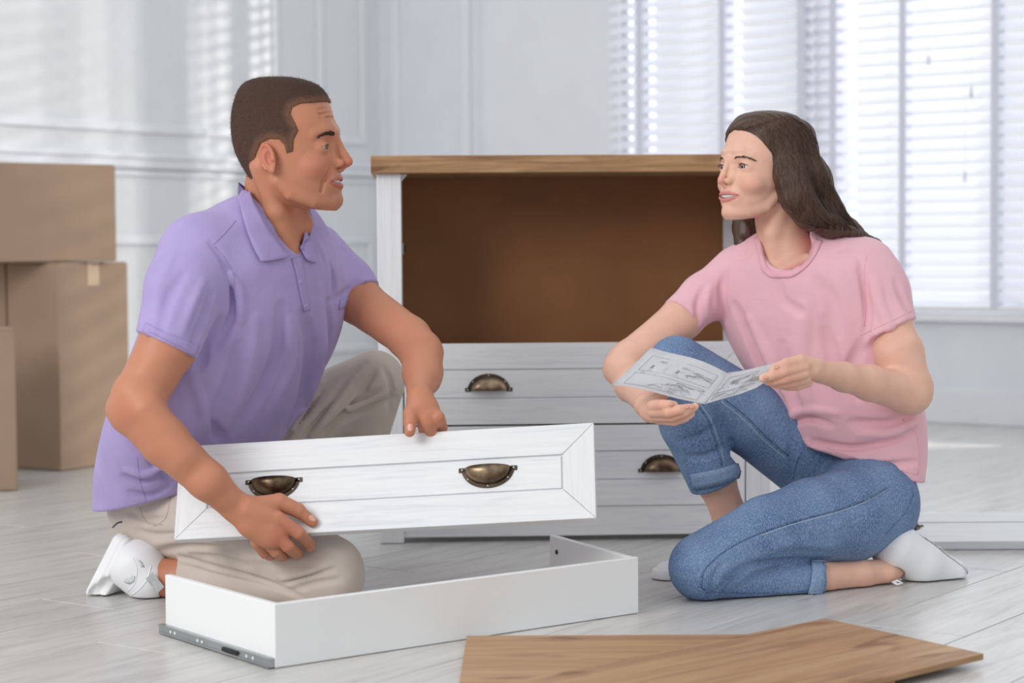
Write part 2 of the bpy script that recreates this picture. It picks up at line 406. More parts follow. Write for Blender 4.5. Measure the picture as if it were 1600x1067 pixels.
for zc in (.348, .166):
    d = empty('drawer', (DW / 2, .002, zc + .001)); d.parent = dr
    front_panels(d, fwid, .178)
    for x in (-.190, .190): handle(d, x, .0015, -.002)
    box('drawer_side', -fwid / 2 + .02, -fwid / 2 + .032, .0185, DD - .06, -.05, .06, M['melamine'], d, .001)
    box('drawer_side', fwid / 2 - .032, fwid / 2 - .02, .0185, DD - .06, -.05, .06, M['melamine'], d, .001)
    box('drawer_back', -fwid / 2 + .033, fwid / 2 - .033, DD - .072, DD - .06, -.05, .06, M['melamine'], d, .001)
    box('drawer_bottom', -fwid / 2 + .033, fwid / 2 - .033, .0185, DD - .073, -.048, -.043, M['hardboard'], d, 0)

# ------------------------------------------------------------------ loose drawer front in the man's hands
hc = J(599, 752, 3.51)
exx = np.array([1.0, -.115, .062]); exx /= np.linalg.norm(exx)
ezz = np.array([.02, math.sin(math.radians(27)), math.cos(math.radians(27))]); ezz -= exx * (ezz @ exx); ezz /= np.linalg.norm(ezz)
eyy = np.cross(ezz, exx)
def place(o, loc, ex, ey, ez):
    o.matrix_world = Matrix(((ex[0], ey[0], ez[0], loc[0]), (ex[1], ey[1], ez[1], loc[1]), (ex[2], ey[2], ez[2], loc[2]), (0, 0, 0, 1)))
hf = empty('drawer_face_board'); place(hf, hc, exx, eyy, ezz)
tag(hf, 'loose white drawer front with two bronze cup pulls, held up by the man', 'drawer front')
HFW, HFH = .752, .178
front_panels(hf, HFW, HFH)
for x in (-.199, .187): handle(hf, x, .0015, .002, True)

# ------------------------------------------------------------------ three-sided drawer box on the floor
A_, B_, Cc = FL(430, 1045), FL(998, 958.5), FL(259, 990)
Dd = FL(868, 917)
db = empty('drawer_box', (A_[0], A_[1], 0)); tag(db, 'white three-sided drawer box standing on the floor beside the man knee', 'drawer box')
def board(name, a, b, h, th, m, parent, side=1):
    d = np.array(b[:2]) - np.array(a[:2]); L = np.linalg.norm(d)
    o = box(name, 0, L, 0, th, .001, h, m, parent, .0012); loc = np.array(a[:2]) - A_[:2]
    o.location = (loc[0], loc[1], 0); o.rotation_euler = (0, 0, math.atan2(d[1], d[0])); return o, L
bh = .1005
f1, _ = board('front_board', A_, B_, bh, .012, M['melamine'], db)
dAC = (Cc - A_)[:2]; dAC /= np.linalg.norm(dAC); dAB = (B_ - A_)[:2]; dAB /= np.linalg.norm(dAB)
# side boards start behind the front board
sC = Cc[:2]; a2 = A_[:2] + dAC * .0125
L2 = np.linalg.norm(sC - a2)
o = box('side_board', 0, L2, -.012, 0, .001, bh, M['melamine'], db, .0012); o.location = (a2[0] - A_[0], a2[1] - A_[1], 0); o.rotation_euler = (0, 0, math.atan2(dAC[1], dAC[0])); sideL = o
b2 = B_[:2] - dAB * .002 + np.array([-dAB[1], dAB[0]]) * .0125
dBD = Dd[:2] - b2; LBD = np.linalg.norm(dBD); dBD /= LBD
o = box('side_board', 0, LBD, 0, .012, .001, bh, M['melamine'], db, .0012); o.location = (b2[0] - A_[0], b2[1] - A_[1], 0); o.rotation_euler = (0, 0, math.atan2(dBD[1], dBD[0])); sideR = o
bm = bmesh.new(); bm_tube(bm, [(LBD - .03, .0115, .072), (LBD - .03, .0135, .072)], .0045, 10); from_bm('cam_bolt', bm, M['black'], sideR)
# runner screwed on the outside of the left board
rl = L2
rail = box('slide_rail', -.012, rl + .008, 0, .009, .002, .017, M['steel'], sideL, .001)
box('rail_lip', -.010, rl + .006, .008, .0105, .002, .005, M['steel'], rail, 0)
box('rail_lip', -.010, rl + .006, .008, .0105, .014, .017, M['steel'], rail, 0)
for x in (.04, .06, .205, .22, rl - .035, rl - .05):
    bm = bmesh.new(); bm_tube(bm, [(x, .0085, .0095), (x, .0096, .0095)], .0028, 8); from_bm('screw_head', bm, M['trim'], rail)
box('catch', .085, .135, .009, .013, .006, .013, M['black'], rail, .0015)

# ------------------------------------------------------------------ fronts lying by the woman's heel
fp = FL(1425, 861); ty = math.radians(12)
f2 = empty('drawer_face_board'); ex2 = np.array([1, .0, 0.0]); ez2 = np.array([0, math.cos(ty), math.sin(ty)]); ey2 = np.cross(ez2, ex2)
hgt = .178; cx_ = (FL(1425, 861)[0] + .26)
place(f2, np.array([cx_, fp[1] + .0, .020]) + ez2 * (hgt / 2), ex2, ey2, ez2)
tag(f2, 'white drawer front with one visible bronze pull, lying on the floor behind the woman heel', 'drawer front')
front_panels(f2, .745, hgt)
for x in (-.268, .188): handle(f2, x, .0015, .0, True)
bp = box('white_board', -.40, .42, 0, .30, .0, .018, M['white'], None, .0015)
bp.location = (cx_ + .01, fp[1] + .165, .001); tag(bp, 'plain white board lying flat on the floor under the raised drawer front', 'board')

# ------------------------------------------------------------------ oak boards in the foreground
def slab(name, corners, z, th, label, m=None):
    pts = np.array([c[:2] for c in corners]); c = pts.mean(0)
    a = pts[1] - pts[0]; rz = math.atan2(a[1], a[0]); cr_, sr_ = math.cos(-rz), math.sin(-rz)
    bm = bmesh.new(); lo, hi = [], []
    for q in pts - c:
        x, y = q[0] * cr_ - q[1] * sr_, q[0] * sr_ + q[1] * cr_
        lo.append(bm.verts.new((x, y, 0))); hi.append(bm.verts.new((x, y, th)))
    n = len(lo); bm.faces.new(lo[::-1]); bm.faces.new(hi)
    for i in range(n): bm.faces.new((lo[i], lo[(i + 1) % n], hi[(i + 1) % n], hi[i]))
    bmesh.ops.bevel(bm, geom=list(bm.edges), offset=.0008, segments=1, affect='EDGES')
    o = from_bm(name, bm, m or M['oakraw']); o.location = (c[0], c[1], z); o.rotation_euler = (0, 0, rz); return tag(o, label, 'board', 'oak boards on the floor')
def rect_from(a, b, wid, th, z, label, side=-1):
    a = np.array(a[:2]); b = np.array(b[:2]); d = (b - a) / np.linalg.norm(b - a); nrm = np.array([-d[1], d[0]]) * side
    return slab('oak_board', [a, b, b + nrm * wid, a + nrm * wid], z, th, label)
rect_from(FL(729, 993, .011), FL(1335, 990, .011), .36, .010, .001, 'oak board lying underneath the other oak board, its far edge beside the drawer box')
tA, tB = FL(1290, 966, .021), FL(1537, 1021, .021)
d = (tB - tA)[:2]; Ls = np.linalg.norm(d); d /= Ls; nrm = np.array([d[1], -d[0]])
tl = FL(800, 1064, .021)[:2] - tA[:2]; tl /= np.linalg.norm(tl)
slab('oak_board', [tB[:2] + tl * .85, tB[:2], tA[:2], tA[:2] + tl * .85], .0115, .0095, 'oak board lying skewed on top of the other oak board, corner towards the woman')
# ------------------------------------------------------------------ signed-distance modelling: one continuous skin per figure part
F4 = np.float32
def v3(p): return np.asarray(p, F4)
def nrm(v): v = np.asarray(v, float); return v / np.linalg.norm(v)
def rc(P, a, b, ra, rb):
    a = v3(a); ba = v3(b) - a; pa = P - a
    h = np.clip((pa @ ba) / max(float(ba @ ba), 1e-12), 0, 1)
    return np.sqrt(((pa - h[:, None] * ba) ** 2).sum(1)) - (F4(ra) + F4(rb - ra) * h)
def smin(a, b, k):
    if k <= 0: return np.minimum(a, b)
    h = np.clip(.5 + .5 * (b - a) / F4(k), 0, 1); return b + (a - b) * h - F4(k) * h * (1 - h)
def smax(a, b, k): return -smin(-a, -b, k)
def chain(P, pts, k=.004):
    d = None
    for (a, ra), (b, rb) in zip(pts, pts[1:]):
        e = rc(P, a, b, ra, rb); d = e if d is None else smin(d, e, k)
    return d
def flat(P, c, n, s):
    """squash space about c along n so what is drawn there becomes thinner by s"""
    n = v3(nrm(n)); q = ((P - v3(c)) @ n); return P + np.outer(q * F4(1 / s - 1), n).astype(F4)
def ell(P, c, r, Rm=None):
    q = P - v3(c)
    if Rm is not None: q = q @ v3(Rm).T
    r = v3(r); k0 = np.sqrt(((q / r) ** 2).sum(1)) + 1e-6; k1 = np.sqrt(((q / (r * r)) ** 2).sum(1)) + 1e-6
    return k0 * (k0 - 1) / k1
def plane(P, c, n): return (P - v3(c)) @ v3(nrm(n))
def rbox(P, c, h, Rm, rad):
    q = np.abs((P - v3(c)) @ v3(Rm).T) - (v3(h) - F4(rad))
    return np.sqrt((np.maximum(q, 0) ** 2).sum(1)) + np.minimum(q.max(1), 0) - F4(rad)
def pchip(x, y, xs):
    x = np.asarray(x, float); y = np.asarray(y, float); h = np.diff(x); dl = np.diff(y) / h; m = np.zeros_like(y)
    m[0], m[-1] = dl[0], dl[-1]
    for i in range(1, len(x) - 1):
        if dl[i - 1] * dl[i] > 0:
            w1, w2 = 2 * h[i] + h[i - 1], h[i] + 2 * h[i - 1]; m[i] = (w1 + w2) / (w1 / dl[i - 1] + w2 / dl[i])
    i = np.clip(np.searchsorted(x, xs) - 1, 0, len(x) - 2); t = (xs - x[i]) / h[i]
    return ((1 + 2 * t) * (1 - t) ** 2 * y[i] + t * (1 - t) ** 2 * h[i] * m[i] + t * t * (3 - 2 * t) * y[i + 1] + t * t * (t - 1) * h[i] * m[i + 1])
class Loft:
    """stack of superellipse sections along z (or any up axis); cols: z, cx, cy, a (half width along ax), b (along ay)"""
    def __init__(s, rows, ax=(1, 0, 0), ay=(0, 1, 0), n=2.0, org=(0, 0, 0), up=(0, 0, 1)):
        rows = np.array(sorted(rows), float); s.z0, s.z1 = rows[0, 0], rows[-1, 0]
        s.zs = np.linspace(s.z0, s.z1, 160); s.t = [pchip(rows[:, 0], rows[:, i], s.zs).astype(F4) for i in range(1, rows.shape[1])]
        s.ax, s.ay, s.n, s.o, s.up = v3(ax), v3(ay), n, v3(org), v3(up)
    def __call__(s, P):
        q = P - s.o; z = q @ s.up; zc = np.clip(z, s.z0, s.z1)
        cx, cy, a, b = (np.interp(zc, s.zs, t).astype(F4) for t in s.t[:4])
        x = np.abs((q @ s.ax - cx) / np.maximum(a, 1e-4)); y = np.abs((q @ s.ay - cy) / np.maximum(b, 1e-4))
        n = s.n; g = (x ** n + y ** n + F4(1e-9)) ** F4(1 / n)
        d = (g - 1) * np.minimum(a, b) * F4(.85)
        return np.maximum(d, np.maximum(F4(s.z0) - z, z - F4(s.z1)))

TOL = 1.9
def surface(f, lo, hi, vox, B=8, newton=2):
    """sparse surface nets of f=0 between lo and hi: returns verts, quads"""
    lo = np.asarray(lo, float); hi = np.asarray(hi, float); nb = np.ceil((hi - lo) / (vox * B)).astype(int)
    g = np.stack(np.meshgrid(*[np.arange(k) for k in nb], indexing='ij'), -1).reshape(-1, 3)
    cen = (lo + (g + .5) * vox * B).astype(F4); d = f(cen)
    keep = g[np.abs(d) < vox * B * .5 * 1.7321 * TOL + vox]
    cor = np.stack(np.meshgrid(*[np.arange(B + 1)] * 3, indexing='ij'), -1).reshape(-1, 3)
    N = len(keep); val = np.empty((N, (B + 1) ** 3), F4); CH = max(1, 1500000 // (B + 1) ** 3)
    for i in range(0, N, CH):
        kk = keep[i:i + CH]; P = (lo + ((kk[:, None, :] * B + cor[None]) * vox)).astype(F4).reshape(-1, 3)
        val[i:i + CH] = f(P).reshape(len(kk), -1)
    val = val.reshape(N, B + 1, B + 1, B + 1); ins = val < 0
    dim = nb * B + 2
    def key(c): return (c[..., 0].astype(np.int64) * dim[1] + c[..., 1]) * dim[2] + c[..., 2]
    cs = [(i, j, k) for i in (0, 1) for j in (0, 1) for k in (0, 1)]
    sub = lambda A, c: A[:, c[0]:c[0] + B, c[1]:c[1] + B, c[2]:c[2] + B]
    cnt = sum(sub(ins, c).astype(np.int8) for c in cs); act = (cnt > 0) & (cnt < 8)
    bi, ci, cj, ck = np.nonzero(act); cell = np.stack([ci, cj, ck], 1); gcell = keep[bi] * B + cell
    V8 = np.stack([val[bi, ci + c[0], cj + c[1], ck + c[2]] for c in cs], 1)
    acc = np.zeros((len(bi), 3)); nn = np.zeros(len(bi))
    for a in range(8):
        for b in range(a + 1, 8):
            df = np.array(cs[b]) - np.array(cs[a])
            if np.abs(df).sum() != 1: continue
            va, vb = V8[:, a], V8[:, b]; m = (va < 0) != (vb < 0); t = np.where(m, va / np.where(m, va - vb, 1), 0)
            acc += np.where(m[:, None], np.array(cs[a]) + t[:, None] * df, 0); nn += m
    verts = lo + (gcell + acc / nn[:, None]) * vox
    kv = key(gcell); order = np.argsort(kv); ks = kv[order]
    quads = []
    for ax in range(3):
        o1, o2 = [(1, 2), (2, 0), (0, 1)][ax]; e = np.zeros(3, int); e[ax] = 1
        A = ins[:, :B, :B, :B]; Bv = ins[:, e[0]:e[0] + B, e[1]:e[1] + B, e[2]:e[2] + B]
        b2, i2, j2, k2 = np.nonzero(A != Bv); gc = keep[b2] * B + np.stack([i2, j2, k2], 1); inside = A[b2, i2, j2, k2]
        idx = []; ok = np.ones(len(gc), bool)
        for du, dv in ((0, 0), (-1, 0), (-1, -1), (0, -1)):
            c = gc.copy(); c[:, o1] += du; c[:, o2] += dv; ok &= (c >= 0).all(1)
            kk = key(np.maximum(c, 0)); p = np.clip(np.searchsorted(ks, kk), 0, len(ks) - 1); ok &= ks[p] == kk; idx.append(order[p])
        q = np.stack(idx, 1); q[~inside] = q[~inside][:, ::-1]; quads.append(q[ok])
    quads = np.concatenate(quads)
    P = verts.astype(F4)
    for _ in range(newton):
        dv, gr = grad(f, P); l2 = (gr * gr).sum(1); stp = np.clip(dv / np.maximum(np.sqrt(l2), .2), -vox, vox)
        P = P - gr / np.maximum(np.sqrt(l2), 1e-6)[:, None] * stp[:, None] * F4(.9)
    return P, quads
def grad(f, P, e=6e-4):
    d = f(P); g = np.empty_like(P)
    for i in range(3):
        q = P.copy(); q[:, i] += F4(e); g[:, i] = (f(q) - d) / F4(e)
    return d, g
def trace(f, px, py, Y0=2.6, n=90):
    """where the view ray through each pixel meets f"""
    d = rays(px, py).reshape(-1, 3); d = d / np.linalg.norm(d, axis=1)[:, None]; t = Y0 / d[:, 1]
    for _ in range(n):
        P = (CAM + d * t[:, None]).astype(F4); t = t + np.clip(f(P) * .7, -.05, .08)
    return (CAM + d * t[:, None]).astype(F4), d
def hit(f, px, py):
    """trace, pulling pixels that miss towards the middle of the patch"""
    px = np.array(px, float); py = np.array(py, float); P, d = trace(f, px, py)
    cx, cy = px.mean(), py.mean()
    for _ in range(14):
        m = (np.abs(f(P)) > .004) | (P[:, 1] > 4.5)
        if not m.any(): break
        px[m] += (cx - px[m]) * .07; py[m] += (cy - py[m]) * .07; P2, _ = trace(f, px[m], py[m]); P[m] = P2
    return P, d
def dense(pts, step=7):
    pts = np.asarray(pts, float); out = [pts[0]]
    for a, b in zip(pts, pts[1:]):
        n = max(1, int(np.linalg.norm(b[:2] - a[:2]) / step))
        out += [a + (b - a) * (i + 1) / n for i in range(n)]
    return np.array(out)
def smooth_path(pts, n=8):
    pts = np.asarray(pts, float)
    if len(pts) < 3: return dense(pts, 6)
    t = np.arange(len(pts)); ts = np.linspace(0, len(pts) - 1, (len(pts) - 1) * n + 1)
    return np.stack([pchip(t, pts[:, i], ts) for i in range(pts.shape[1])], 1)
def with_folds(f, folds, k=.008):
    """folds: (pixel polyline, half width px, depth px, sign); grooves (-1) and ridges (+1) pressed into the cloth"""
    items = []
    for pl, wpx, dep, sg in folds:
        q = smooth_path(pl, 4); P, d = hit(f, q[:, 0], q[:, 1]); _, g = grad(f, P); g = g / np.linalg.norm(g, axis=1)[:, None]
        rr = wpx * P[:, 1] / FPX; dp = dep * P[:, 1] / FPX; n = len(P); tp = np.sin(np.linspace(.12, PI - .12, n)) ** .6
        off = rr - dp * tp
        C = P + g * (off * (1 if sg < 0 else -1))[:, None]
        items.append((C.astype(F4), rr, sg))
    boxes = [(C.min(0) - r.max() * 1.5 - k, C.max(0) + r.max() * 1.5 + k) for C, r, s in items]
    def h(P):
        d = f(P)
        for (C, r, s), (b0, b1) in zip(items, boxes):
            m = np.nonzero(((P > b0) & (P < b1)).all(1))[0]
            if len(m) == 0: continue
            e = chain(P[m], list(zip(C, r)), 0); d[m] = smin(d[m], e, k) if s > 0 else smax(d[m], -e, k)
        return d
    return h
import time
_T = [time.time()]
def lap(n):
    pass
def build(name, f, lo, hi, vox, mat, base, parent=None, tint=None, crop=None, parts=None, into=None, tol=1.9):
    global TOL; lap('before ' + name)
    TOL = tol
    """mesh object from one or more sdf chunks; parts = [(f, lo, hi, vox, crop)]"""
    chunks = parts or [(f, lo, hi, vox, crop)]; VV, QQ, TT, n0 = [], [], [], 0
    for ff, l, h, vx, cp in chunks:
        P, q = surface(ff, l, h, vx, newton=1 if into else 2); lap(' chunk')
        if cp is not None:
            m = cp(P) ; q = q[m[q].all(1)]; used = np.unique(q); mp = np.full(len(P), -1); mp[used] = np.arange(len(used)); P = P[used]; q = mp[q]
        TT.append(tint(P) if tint else None); VV.append(P); QQ.append(q + n0); n0 += len(P)
    Vv = np.concatenate(VV); Q = np.concatenate(QQ)
    me = into.data if into else D.meshes.new(name); me.vertices.add(len(Vv)); me.vertices.foreach_set('co', (Vv - v3(base)).astype(F4).ravel())
    me.loops.add(len(Q) * 4); me.loops.foreach_set('vertex_index', Q.astype(np.int32).ravel())
    me.polygons.add(len(Q)); me.polygons.foreach_set('loop_start', np.arange(0, len(Q) * 4, 4, dtype=np.int32)); me.polygons.foreach_set('loop_total', np.full(len(Q), 4, np.int32))
    me.polygons.foreach_set('use_smooth', np.ones(len(Q), bool)); me.update(calc_edges=True)
    if tint:
        a = me.color_attributes.new('tint', 'FLOAT_COLOR', 'POINT'); T = np.concatenate(TT)
        a.data.foreach_set('color', np.concatenate([T, np.ones((len(T), 1))], 1).astype(F4).ravel())
    me.materials.append(mat)
    lap('build ' + name + ' %d' % len(Q))
    if into: return into
    o = D.objects.new(name, me)
    if parent is None: o.location = [float(x) for x in base]
    return link(o, parent)
def tube_on(name, f, pl, r, mat, base, parent, lift=.0, n=6, steps=6):
    q = smooth_path(pl, steps); P, d = hit(f, q[:, 0], q[:, 1]); _, g = grad(f, P); g /= np.linalg.norm(g, axis=1)[:, None]
    bm = bmesh.new(); bm_tube(bm, [Vector(p) for p in (P + g * lift - v3(base))], r, n); return from_bm(name, bm, mat, parent, True)
def patch_on(name, f, top, bot, mat, base, parent, rows=6, n=10, lift=.003, th=.003, toplift=None):
    """cloth patch draped on f between two pixel polylines"""
    a, b = smooth_path(top, n), smooth_path(bot, n); m = max(len(a), len(b))
    def rs(q): t = np.linspace(0, 1, len(q)); return np.stack([np.interp(np.linspace(0, 1, m), t, q[:, i]) for i in range(2)], 1)
    a, b = rs(a), rs(b); G = np.stack([a + (b - a) * t for t in np.linspace(0, 1, rows)]); P, d = hit(f, G[..., 0].ravel(), G[..., 1].ravel())
    _, g = grad(f, P); g /= np.linalg.norm(g, axis=1)[:, None]
    l0 = lift if toplift is None else toplift; lf = np.repeat(np.linspace(l0, lift, rows), m)
    bm = bmesh.new(); vs_ = {}
    for s, o in ((0, 0.0), (1, th)):
        X = P + g * (lf + o)[:, None] - v3(base)
        for i in range(rows * m): vs_[s, i] = bm.verts.new(X[i])
    for r in range(rows - 1):
        for c in range(m - 1):
            i, j, k, l = r * m + c, r * m + c + 1, (r + 1) * m + c + 1, (r + 1) * m + c
            bm.faces.new([vs_[1, x] for x in (i, j, k, l)]); bm.faces.new([vs_[0, x] for x in (l, k, j, i)])
    edge = [c for c in range(m)] + [r * m + m - 1 for r in range(1, rows)] + [(rows - 1) * m + c for c in range(m - 2, -1, -1)] + [r * m for r in range(rows - 2, 0, -1)]
    for x, y in zip(edge, edge[1:] + edge[:1]): bm.faces.new((vs_[0, x], vs_[0, y], vs_[1, y], vs_[1, x]))
    return from_bm(name, bm, mat, parent, True)
def pchain(pts): return [(J(x, y, Y), R(r, Y)) for x, y, Y, r in pts]

# cloth, skin and hair materials
def cloth(name, c, var=.05, weave=900, bump=.15, nscale=14, rough=.85, sheen=.15):
    t = NT(name); v = t.coord(); c = np.array(c, float)
    col = t.ramp(t.noise(v, nscale, 4), [(.3, lin(c * (1 - var))), (.7, lin(np.clip(c * (1 + var), 0, 255)))])
    soft = t.bump(t.noise(v, 22, 3, .5, .6), .35, .006)
    t.set(Base_Color=col, Roughness=rough, Normal=t.bump(t.noise(v, weave, 2), bump, .0006, soft)); t.b.inputs['Sheen Weight'].default_value = sheen
    t.b.inputs['Specular IOR Level'].default_value = .2
    return t.m
def skinmat(name, rough=.48):
    t = NT(name); a = t.new('ShaderNodeAttribute'); a.attribute_name = 'tint'; v = t.coord()
    col = t.mix(t.ramp(t.noise(v, 38, 4), [(.3, (0, 0, 0, 1)), (.75, (.22, .22, .22, 1))]), a.outputs['Color'], (.55, .22, .15, 1))
    nb = t.bump(t.noise(v, 520, 3), .12, .0005)
    t.set(Base_Color=col, Roughness=rough, Normal=nb, Subsurface_Weight=.12, Subsurface_Radius=(.010, .004, .002))
    t.b.inputs['Subsurface Scale'].default_value = .6; t.b.inputs['Specular IOR Level'].default_value = .35
    return t.m
def denim(name, c, worn):
    t = NT(name); v = t.coord()
    n1 = t.noise(v, 9, 4, .6); n2 = t.noise(t.coord((520, 520, 200)), 1.0, 3, .7)
    col = t.ramp(n1, [(.3, lin(c)), (.72, lin(worn))])
    col = t.mix(t.ramp(n2, [(.42, (0, 0, 0, 1)), (.66, (.62, .62, .62, 1))]), col, lin((164, 184, 208)))
    t.set(Base_Color=col, Roughness=.9, Normal=t.bump(n2, .3, .0006)); t.b.inputs['Specular IOR Level'].default_value = .15
    return t.m
def hairmat(name, c1, c2, rough=.45):
    t = NT(name); v = t.coord((60, 60, 6)); n = t.noise(v, 5, 4, .6)
    t.set(Base_Color=t.ramp(n, [(.3, lin(c1)), (.7, lin(c2))]), Roughness=rough, Normal=t.bump(n, .35, .002)); t.b.inputs['Specular IOR Level'].default_value = .4
    return t.m
M['teeth'] = paint('teeth_enamel', (242, 238, 230), .3, .01)
M['eyewhite'] = paint('eye_white', (226, 222, 218), .15, .01)
M['pupil'] = paint('pupil_black', (14, 12, 12), .1)
M['shoe'] = paint('white_shoe_leather', (236, 237, 240), .5, .01)
M['sole'] = paint('white_rubber_sole', (240, 240, 242), .6, .01)
M['mesh'] = paint('pale_mesh_fabric', (214, 218, 220), .85, .04, .2, 300, .3, 900)

def body(base):
    o = D.objects.new('person', D.meshes.new('person')); o.location = [float(x) for x in base]; return link(o)
# ------------------------------------------------------------------ heads
def poly_sd(x, y, pts):
    pts = np.asarray(pts, F4); d = np.full(x.shape, 1e9, F4); s = np.ones(x.shape, F4); n = len(pts)
    for i in range(n):
        a, b = pts[i], pts[i - 1]; ex_, ey_ = b[0] - a[0], b[1] - a[1]; wx, wy = x - a[0], y - a[1]
        t = np.clip((wx * ex_ + wy * ey_) / (ex_ * ex_ + ey_ * ey_), 0, 1); bx, by = wx - ex_ * t, wy - ey_ * t
        d = np.minimum(d, bx * bx + by * by)
        c1, c2, c3 = y >= a[1], y < b[1], ex_ * wy > ey_ * wx
        s = np.where((c1 & c2 & c3) | (~c1 & ~c2 & ~c3), -s, s)
    return s * np.sqrt(d)
def H(px, lat, py): return (px - 455, lat, 225 - py)
def sym(P, f):
    Q = P.copy(); Q[:, 1] = np.abs(Q[:, 1]); return f(Q)
class Head:
    def __init__(s, O, yaw, pitch=0, roll=0, sc=1.0, female=False):
        s.O = np.asarray(O, float); s.k = sc / 857.0; s.female = female
        Rm = (Matrix.Rotation(yaw, 3, 'Z') @ Matrix.Rotation(pitch, 3, 'Y') @ Matrix.Rotation(roll, 3, 'X'))
        s.R = np.array(Rm)               # columns: forward, left, up
        jw = .9 if female else 1.0; s.er = 15.2 if female else 13.9; s.ex = 501.0 if female else 505.0; s.ez = 230 if female else 232.5
        rows = [  # py, front, back, half width
            (123.5, 436, 428, 4), (124.4, 450, 416, 17), (127, 468, 400, 33), (138, 497, 380, 51), (158, 513, 370, 62), (180, 522, 365, 67), (200, 526, 364, 68),
            (213, 526, 365, 67), (230, 525, 368, 65), (250, 526, 376, 62), (265, 528, 384, 59), (280, 530, 394, 55 * jw), (295, 531, 408, 49 * jw),
            (308, 531, 425, 42 * jw), (318, 530, 445, 33 * jw), (326, 522, 470, 18 * jw)]
        if female:
            adj = {138: (-12, 3), 158: (-11, 0), 180: (-9, 0), 200: (-5, 0)}
            rows = [(y + (4 if y < 130 else 2 if y < 150 else 0), a + adj.get(y, (0, 0))[0], b_, w_) for y, a, b_, w_ in rows]
        s.cap = lambda off: Loft([(225 - y + (off if y < 150 else off * .6 if y < 200 else 0), (a + b) / 2 - 455, 0, (a - b) / 2 + off, w_ + off) for y, a, b, w_ in rows], n=2.12)
        s.skull = Loft([(225 - y, (a + b) / 2 - 455, 0, (a - b) / 2, w_) for y, a, b, w_ in rows], n=2.12); s.setup()
    def loc(s, P): return ((P - v3(s.O)) @ v3(s.R) * F4(1 / s.k)).astype(F4)
    def wld(s, q): return s.O + s.R @ (np.asarray(q, float) * s.k)
    def base(s, q, Q):
        fm = s.female; d = s.skull(q)
        d = smin(d, chain(Q, [(H(446, 50 if not fm else 46, 284), 9), (H(463, 44 if not fm else 39, 304), 9), (H(496, 29 if not fm else 25, 316), 9), (H(520, 10, 319), 8)], 2), 10)
        d = smin(d, ell(q, H(521, 0, 312), (14, 17 if not fm else 13, 13)), 8)
        d = smin(d, ell(Q, H(497, 36, 262), (20, 19, 17)), 12)
        return smin(d, ell(q, H(518, 0, 284), (15, 27, 20)), 9)
    def surf(s, lat, py, x0=100.0):
        lat = np.atleast_1d(np.asarray(lat, float)); X = np.stack([np.full(len(lat), x0), lat, 225 - np.asarray(py, float) + 0 * lat], 1).astype(F4)
        for _ in range(60):
            Q = X.copy(); Q[:, 1] = np.abs(Q[:, 1]); X[:, 0] -= np.clip(s.base(X, Q) * .6, -3, 6)
        return X[:, 0]
    def lid(s, off):
        out = []; c = H(s.ex, 31, s.ez)
        for t in np.linspace(-.86, .9, 9):
            y = t * s.er * .87; z = (4.6 if not s.female else 5.2) * (1 - t * t) + .4 * t; rr = s.er + off
            x = math.sqrt(max(rr * rr - y * y - z * z, 4)); out.append(((c[0] + x, c[1] + y, c[2] + z + .5), 1.0))
        return out
    def setup(s):
        s.mc, s.mu, s.ml, s.mw = (284.6, 281.6, 288.2, 30.0) if not s.female else (282.6, 281.5, 288.8, 28.0)
        s.ml_t = np.linspace(0, 34, 35); s.ml_x = s.surf(s.ml_t, 285.0).astype(F4)
        def pth(zc, rc_, zo, inset):
            out = []
            for t, rr in zip((1.0, .75, .45, .18, 0), (.3, .7, .95, 1.0, .96)):
                lat = s.mw * t; py = zc(t); out.append(((float(s.surf(lat, py)[0]) - inset * rr, lat, 225 - py), rc_ * rr))
            return out
        s.upc = pth(lambda t: (s.mu - 2.6) * (1 - t * t) + s.mc * t * t - (.9 if .1 < t < .5 else 0), 3.1 if not s.female else 2.7, 0, 2.0 if not s.female else 1.5)
        s.loc_ = pth(lambda t: (s.ml + 3.2) * (1 - t ** 2) + (s.mc + 1) * t ** 2, 3.7 if not s.female else 3.4, 0, 2.0 if not s.female else 1.5)
    def lips(s, Q): return chain(Q, s.upc, 1), chain(Q, s.loc_, 1)
    def mouth(s, Q, deep=9.0, grow=0.0):
        t = np.clip(Q[:, 1] / F4(s.mw), 0, 1); py = 225 - Q[:, 2]
        zu = s.mu + (s.mc - s.mu) * t ** 2; zl = s.ml + (s.mc + .4 - s.ml) * t ** 1.7
        xs = np.interp(Q[:, 1], s.ml_t, s.ml_x)
        return np.maximum(np.maximum(zu - py, py - zl) - F4(grow), np.maximum(Q[:, 1] - s.mw, xs - deep - Q[:, 0])).astype(F4)
    def sdf(s, P):
        q = s.loc(P); fm = s.female; Q = q.copy(); Q[:, 1] = np.abs(Q[:, 1]); d = s.base(q, Q)
        br = 5.5 if not fm else 1.8
        by = 0 if fm else 6
        d = smin(d, chain(Q, [(H(521, 0, 200 + by), br), (H(520.5, 16, 199 + by), br + 1), (H(513, 32, 200 + by), br), (H(500, 45, 207 + by), br - 1)], 3), 9)
        d = smax(d, -ell(Q, H(527, 33, 229), (13, 19, 12)), 9)
        if fm: nose = [(H(525, 0, 213), 4.5), (H(530, 0, 229), 5), (H(537, 0, 244), 6), (H(542, 0, 253), 6.2)]
        else: nose = [(H(524, 0, 208), 5.5), (H(531, 0, 228), 6.2), (H(538, 0, 243), 7.5), (H(544.5, 0, 253), 8)]
        d = smin(d, chain(q, nose, 2), 6)
        d = smin(d, chain(Q, [(H(514, 8, 228), 6), (H(524, 10, 250), 7)], 2), 7)
        d = smin(d, ell(Q, H(532, 11, 256), (9, 6.5, 7)), 4)
        d = smin(d, chain(q, [(H(542, 0, 257), 4), (H(534, 0, 265), 4.5)], 1), 4)
